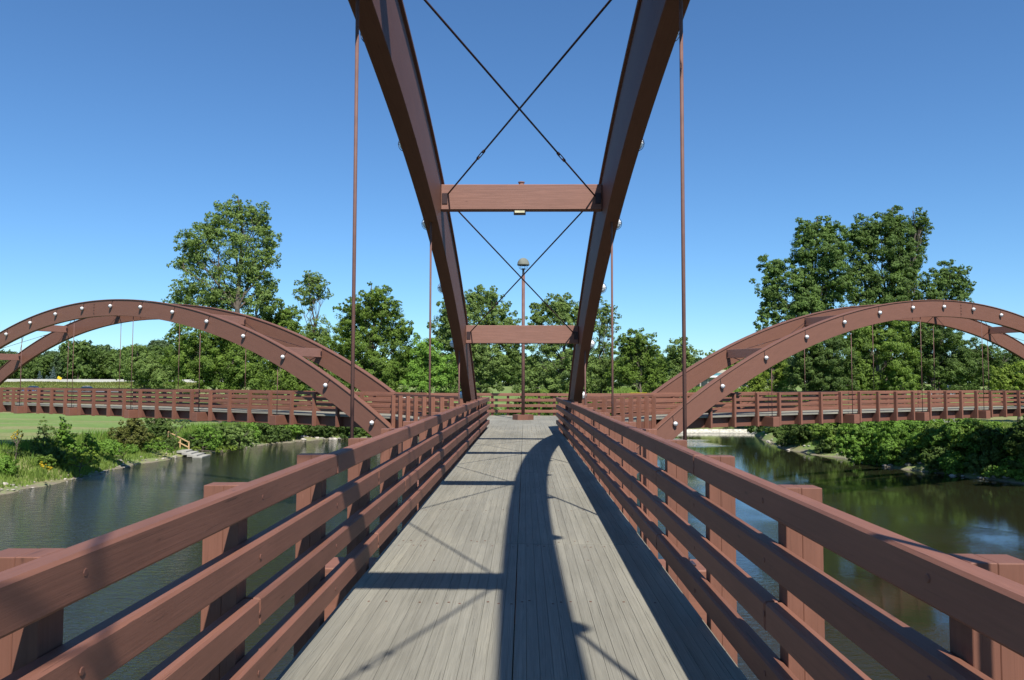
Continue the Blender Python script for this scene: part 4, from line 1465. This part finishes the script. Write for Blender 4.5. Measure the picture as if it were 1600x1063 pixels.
def rocks(name, n, boxes, smin, smax, seed, label, dlo, dhi):
    rng = np.random.default_rng(seed)
    Vs, Fs, c = [], [], 0
    t = (1 + 5 ** .5) / 2
    ico = np.array([(-1, t, 0), (1, t, 0), (-1, -t, 0), (1, -t, 0), (0, -1, t), (0, 1, t), (0, -1, -t), (0, 1, -t), (t, 0, -1), (t, 0, 1), (-t, 0, -1), (-t, 0, 1)]) / 1.9
    fi = np.array([(0, 11, 5), (0, 5, 1), (0, 1, 7), (0, 7, 10), (0, 10, 11), (1, 5, 9), (5, 11, 4), (11, 10, 2), (10, 7, 6), (7, 1, 8), (3, 9, 4), (3, 4, 2), (3, 2, 6), (3, 6, 8), (3, 8, 9), (4, 9, 5), (2, 4, 11), (6, 2, 10), (8, 6, 7), (9, 8, 1)])
    x0, x1, y0, y1 = boxes
    X, Y_ = rng.uniform(x0, x1, n * 40), rng.uniform(y0, y1, n * 40)
    d = river_sd(X, Y_)
    k = np.where((d > dlo) & (d < dhi))[0][:n]
    for i in k:
        s = rng.uniform(smin, smax) * rng.choice([0.5, 0.7, 1.0], p=[.5, .3, .2])
        v = ico * (1 + rng.normal(0, 0.16, ico.shape)) * s * np.array([1.2, 1.0, 0.55])
        a = rng.uniform(0, 6.28)
        R_ = np.array([[math.cos(a), -math.sin(a), 0], [math.sin(a), math.cos(a), 0], [0, 0, 1]])
        v = v @ R_.T + np.array([X[i], Y_[i], max(tz(X[i], Y_[i]), WATER_Z - 0.05) + 0.02])
        Vs.append(v); Fs.append(fi + c); c += 12
    return stuff(name, mk_mesh(name, np.concatenate(Vs), np.concatenate(Fs), M_ROCK), label, 'rocks')


rocks('shore_stones', 190, (-40, -24, 40, 90), 0.07, 0.22, 21, 'pale stones strewn along the left waterline', -0.3, 0.9)
rocks('slope_rubble', 90, (20, 36, 52, 100), 0.10, 0.32, 22, 'grey rubble along the waterline of the right bank', -0.3, 1.0)
rocks('far_shore_stones', 160, (-26, 20, 88, 108), 0.15, 0.4, 23, 'stones at the waterline of the far bank', -0.4, 1.0)


# ------------------------------------------------------------------ small things on the banks
def draped(name, pts, wid, mat, lift=0.03, n=60):
    pts = np.array(pts, float)
    t = np.linspace(0, len(pts) - 1, n)
    P = np.stack([np.interp(t, np.arange(len(pts)), pts[:, 0]), np.interp(t, np.arange(len(pts)), pts[:, 1])], 1)
    T = np.gradient(P, axis=0)
    T /= np.linalg.norm(T, axis=1)[:, None]
    Nn = np.stack([-T[:, 1], T[:, 0]], 1)
    V = []
    for j, o in enumerate(np.linspace(-wid / 2, wid / 2, 4)):
        q = P + Nn * o
        V.append(np.stack([q[:, 0], q[:, 1], terrain(q[:, 0], q[:, 1]) + lift], 1))
    V = np.concatenate(V)
    F_ = [(j * n + i, j * n + i + 1, (j + 1) * n + i + 1, (j + 1) * n + i) for j in range(3) for i in range(n - 1)]
    F_ = [f[::-1] for f in F_]
    return struct(link(name, mk_mesh(name, V, F_, mat)))


draped('footpath', [(-130, 112), (-100, 122), (-84, 128), (-62, 131), (-40, 134), (-10, 150), (30, 152)], 2.4, M_ROAD, 0.05)
draped('road', [(-420, 266), (-250, 262), (-120, 262), (0, 262), (150, 266), (400, 290)], 9.0, M_ROAD, 0.12, 120)
draped('car_park', [(-185, 212), (-150, 214), (-110, 216)], 13, M_ASPH, 0.08)

bar = empty('road_barrier', (-150, 256.5, tz(-150, 256.5)))
tag(bar, 'long pale concrete barrier along the distant road before the treeline', 'road barrier')
link('barrier', MB().box(-95, 95, -0.15, 0.15, -0.6, 0.85, 0.05).mesh('barrier', M_ROAD), bar)

p = at(93, 591, 250)
sg_ = empty('road_sign', (p.x, 250, tz(p.x, 250)))
tag(sg_, 'small yellow sign standing before the distant road on the left', 'sign')
hgt = p.z - sg_.location.z
link('sign_face', MB().box(-0.7, 0.7, -0.03, 0.03, -0.42, 0.42, 0.01).mesh('sign_face', M_YELLOW), sg_, (0, 0, hgt), (0, 0.45, 0))
link('pole', MB().tube((0, 0.06, 0), (0, 0.06, hgt), 0.05).mesh('pole', M_GALV), sg_)


def car(name, label, x, y, rz, mat, suv=False):
    e = empty(name, (x, y, tz(x, y) + 0.03), rz)
    tag(e, label, 'car')
    L, W_, H1, H2 = 4.5, 1.78, 0.86, 1.46 if not suv else 1.72
    prof = [(-L / 2, 0.35), (-L / 2, 0.72), (-L / 2 + 0.15, 0.84), (-1.1, 0.92), (-0.9, 0.92), (1.75, 0.92), (L / 2 - 0.1, 0.86), (L / 2, 0.7), (L / 2, 0.35), (L / 2 - 0.1, 0.24), (-L / 2 + 0.1, 0.24)]

    def ext(prof, w0, w1=None):
        w1 = w0 if w1 is None else w1
        n = len(prof)
        zt = max(p[1] for p in prof); zb = min(p[1] for p in prof)
        vs = []
        for sgn in (-1, 1):
            for (a, z) in prof:
                f = (z - zb) / (zt - zb)
                vs.append((a, sgn * (w0 + (w1 - w0) * f) / 2, z))
        fs = [tuple(range(n)), tuple(range(n, 2 * n))[::-1]] + [((i + 1) % n, i, n + i, n + (i + 1) % n) for i in range(n)]
        return vs, fs
    vs, fs = ext(prof, W_, W_ * 0.97)
    link('body', mk_mesh('body', vs, fs, mat), e)
    cab = [(-1.15, 0.9), (-0.45, H2 - 0.03), (0.2, H2), (1.1, H2 - 0.04), (1.95 if suv else 1.75, 0.9)]
    vs, fs = ext(cab, W_ * 0.93, W_ * 0.72)
    cb = link('cabin', mk_mesh('cabin', vs, fs, M_GLASS), e)
    vs, fs = ext([(-0.5, H2 - 0.02), (0.2, H2 + 0.03), (1.15, H2 - 0.02), (1.1, H2 - 0.07), (-0.45, H2 - 0.07)], W_ * 0.74, W_ * 0.70)
    link('roof', mk_mesh('roof', vs, fs, mat), e)
    wm = MB().lathe([(0.0, 0.0), (0.33, 0.0), (0.33, 0.22), (0.0, 0.22)], 16, 1).mesh('wheel', M_RUBBER)
    hb = MB().lathe([(0.0, -0.01), (0.19, -0.01), (0.19, 0.23), (0.0, 0.23)], 12, 1).mesh('rim', M_GALV)
    for a in (-1.35, 1.4):
        for b in (-W_ / 2 - 0.01, W_ / 2 - 0.21):
            wl = link('wheel', wm, e, (a, b, 0.33))
            link('rim', hb, wl)
    return e


p = at(50, 615, 213); car('parked_car', 'blue car parked beyond the left arm, glimpsed between its rails', p.x, 213, 0.05, M_CARB)
p = at(137, 616, 214); car('parked_car', 'white car parked beyond the left arm, glimpsed between its rails', p.x, 214, 3.1, M_CARW)
p = at(1475, 610, 112); car('parked_car', 'silver car with a rounded roof just above the right arm\'s railing', p.x, 112, 0.0, M_CARS, True)

# teal-fronted building seen between the two right arches
p = at(1112, 600, 175)
bd = empty('low_building', (p.x, 175, tz(p.x, 175) - 0.1))
tag(bd, 'low flat-roofed building with teal fascia and dark windows, glimpsed between the right arches', 'building')
link('wall', MB().box(-7, 7, -4, 4, 0, 2.6, 0.02).mesh('wall', M_CONC), bd)
for k in range(8):
    wn = link('window', box_me('window', 1.35, 0.08, 1.5, M_GLASS, 0.01), bd, (-5.9 + 1.68 * k, -4.03, 1.35))
link('eave', MB().box(-7.6, 7.6, -4.7, 4.7, 2.6, 3.0, 0.02).mesh('eave', M_CARW), bd)
link('fascia', MB().box(-7.3, 7.3, -4.4, 4.4, 3.0, 3.55, 0.02).mesh('fascia', M_TEAL), bd)
link('roof', MB().box(-6.6, 6.6, -3.8, 3.8, 3.55, 4.25, 0.05).mesh('roof', M_ROOFT), bd)

# picnic table on the right bank
p = at(1471, 657, 72)
pt = empty('picnic_table', (p.x, 72, tz(p.x, 72)), 0.1)
pt.location.z = max(tz(p.x, 72), p.z - 0.55)
tag(pt, 'grey picnic table with benches standing on the grass of the right bank', 'picnic table')
link('table_top', MB().box(-1.2, 1.2, -0.38, 0.38, 0.72, 0.77, 0.01).mesh('table_top', M_CONC), pt)
for b in (-0.72, 0.72):
    link('bench', MB().box(-1.2, 1.2, b - 0.13, b + 0.13, 0.42, 0.46, 0.008).mesh('bench', M_CONC), pt)
for a in (-0.95, 0, 0.95):
    for b in (-1, 1):
        link('leg', MB().tube((a, b * 0.25, 0.74), (a, b * 0.7, -0.05), 0.05, n=6).mesh('leg', M_BLACK), pt)

# boat landing steps and handrail on the left bank
p = CAM + ray(305, 712) * ((WATER_Z + 0.1 - CAM.z) / ray(305, 712).z)
ls = empty('landing_steps', (p.x, p.y, WATER_Z), 0.1)
tag(ls, 'broad pale concrete steps leading down the left bank into the water', 'steps')
for k in range(4):
    link('step', box_me('step', 0.85, 2.5 - 0.2 * k, 0.2, M_CONC, 0.02), ls, (0.55 - 0.62 * k, 0.40 * k, 0.0 + 0.13 * k))
q = CAM + ray(276, 694) * (72.5)
hr = empty('timber_handrail', (p.x - 2.3, p.y + 2.2, tz(p.x - 2.3, p.y + 2.2)), 0)
tag(hr, 'pale new timber handrail with three posts beside the landing steps', 'handrail')
zz = hr.location.z
PTS = [Vector((0, 0, 0)), Vector((-0.75, 0.15, 0.18)), Vector((-1.5, 0.3, 0.36))]
PTS = [Vector((0.9, -0.3, -0.35)), Vector((0.0, -0.1, -0.05)), Vector((-1.3, 0.3, 0.55))]
for q in PTS:
    link('post', MB().box(-0.055, 0.055, -0.055, 0.055, -0.5, 1.15, 0.006, 2).mesh('post', M_TIMBER), hr, q)
for dzz in (1.1, 0.62):
    link('rail', MB().tube(PTS[0] + Vector((0, -0.08, dzz)), PTS[2] + Vector((0, -0.08, dzz)), 0.06, n=4).mesh('rail', M_TIMBER), hr)

# weir at the far end of the right channel
wr = empty('weir', (26.5, 107.2, WATER_Z))
tag(wr, 'low weir with white water across the channel beyond the right arm', 'weir')
link('sill', MB().box(-9, 9, 0.0, 0.6, -0.6, 0.40, 0.04).mesh('sill', M_CONC), wr)
wx = np.linspace(-8.5, 8.5, 80)
rw = np.random.default_rng(31)
V, F_ = [], []
for i, x in enumerate(wx):
    o = rw.uniform(-0.08, 0.08)
    for (yy, z) in ((0.1, 0.47), (-0.05, 0.42), (-0.35 + o, 0.15), (-0.9 + 2 * o, 0.03 + abs(o) * 0.4), (-1.8 + 5 * o, 0.01)):
        V.append((x, yy, z))
for i in range(79):
    for j in range(4):
        F_.append((i * 5 + j, i * 5 + j + 1, (i + 1) * 5 + j + 1, (i + 1) * 5 + j))
link('falling_water', mk_mesh('falling_water', V, F_, M_FOAM), wr)
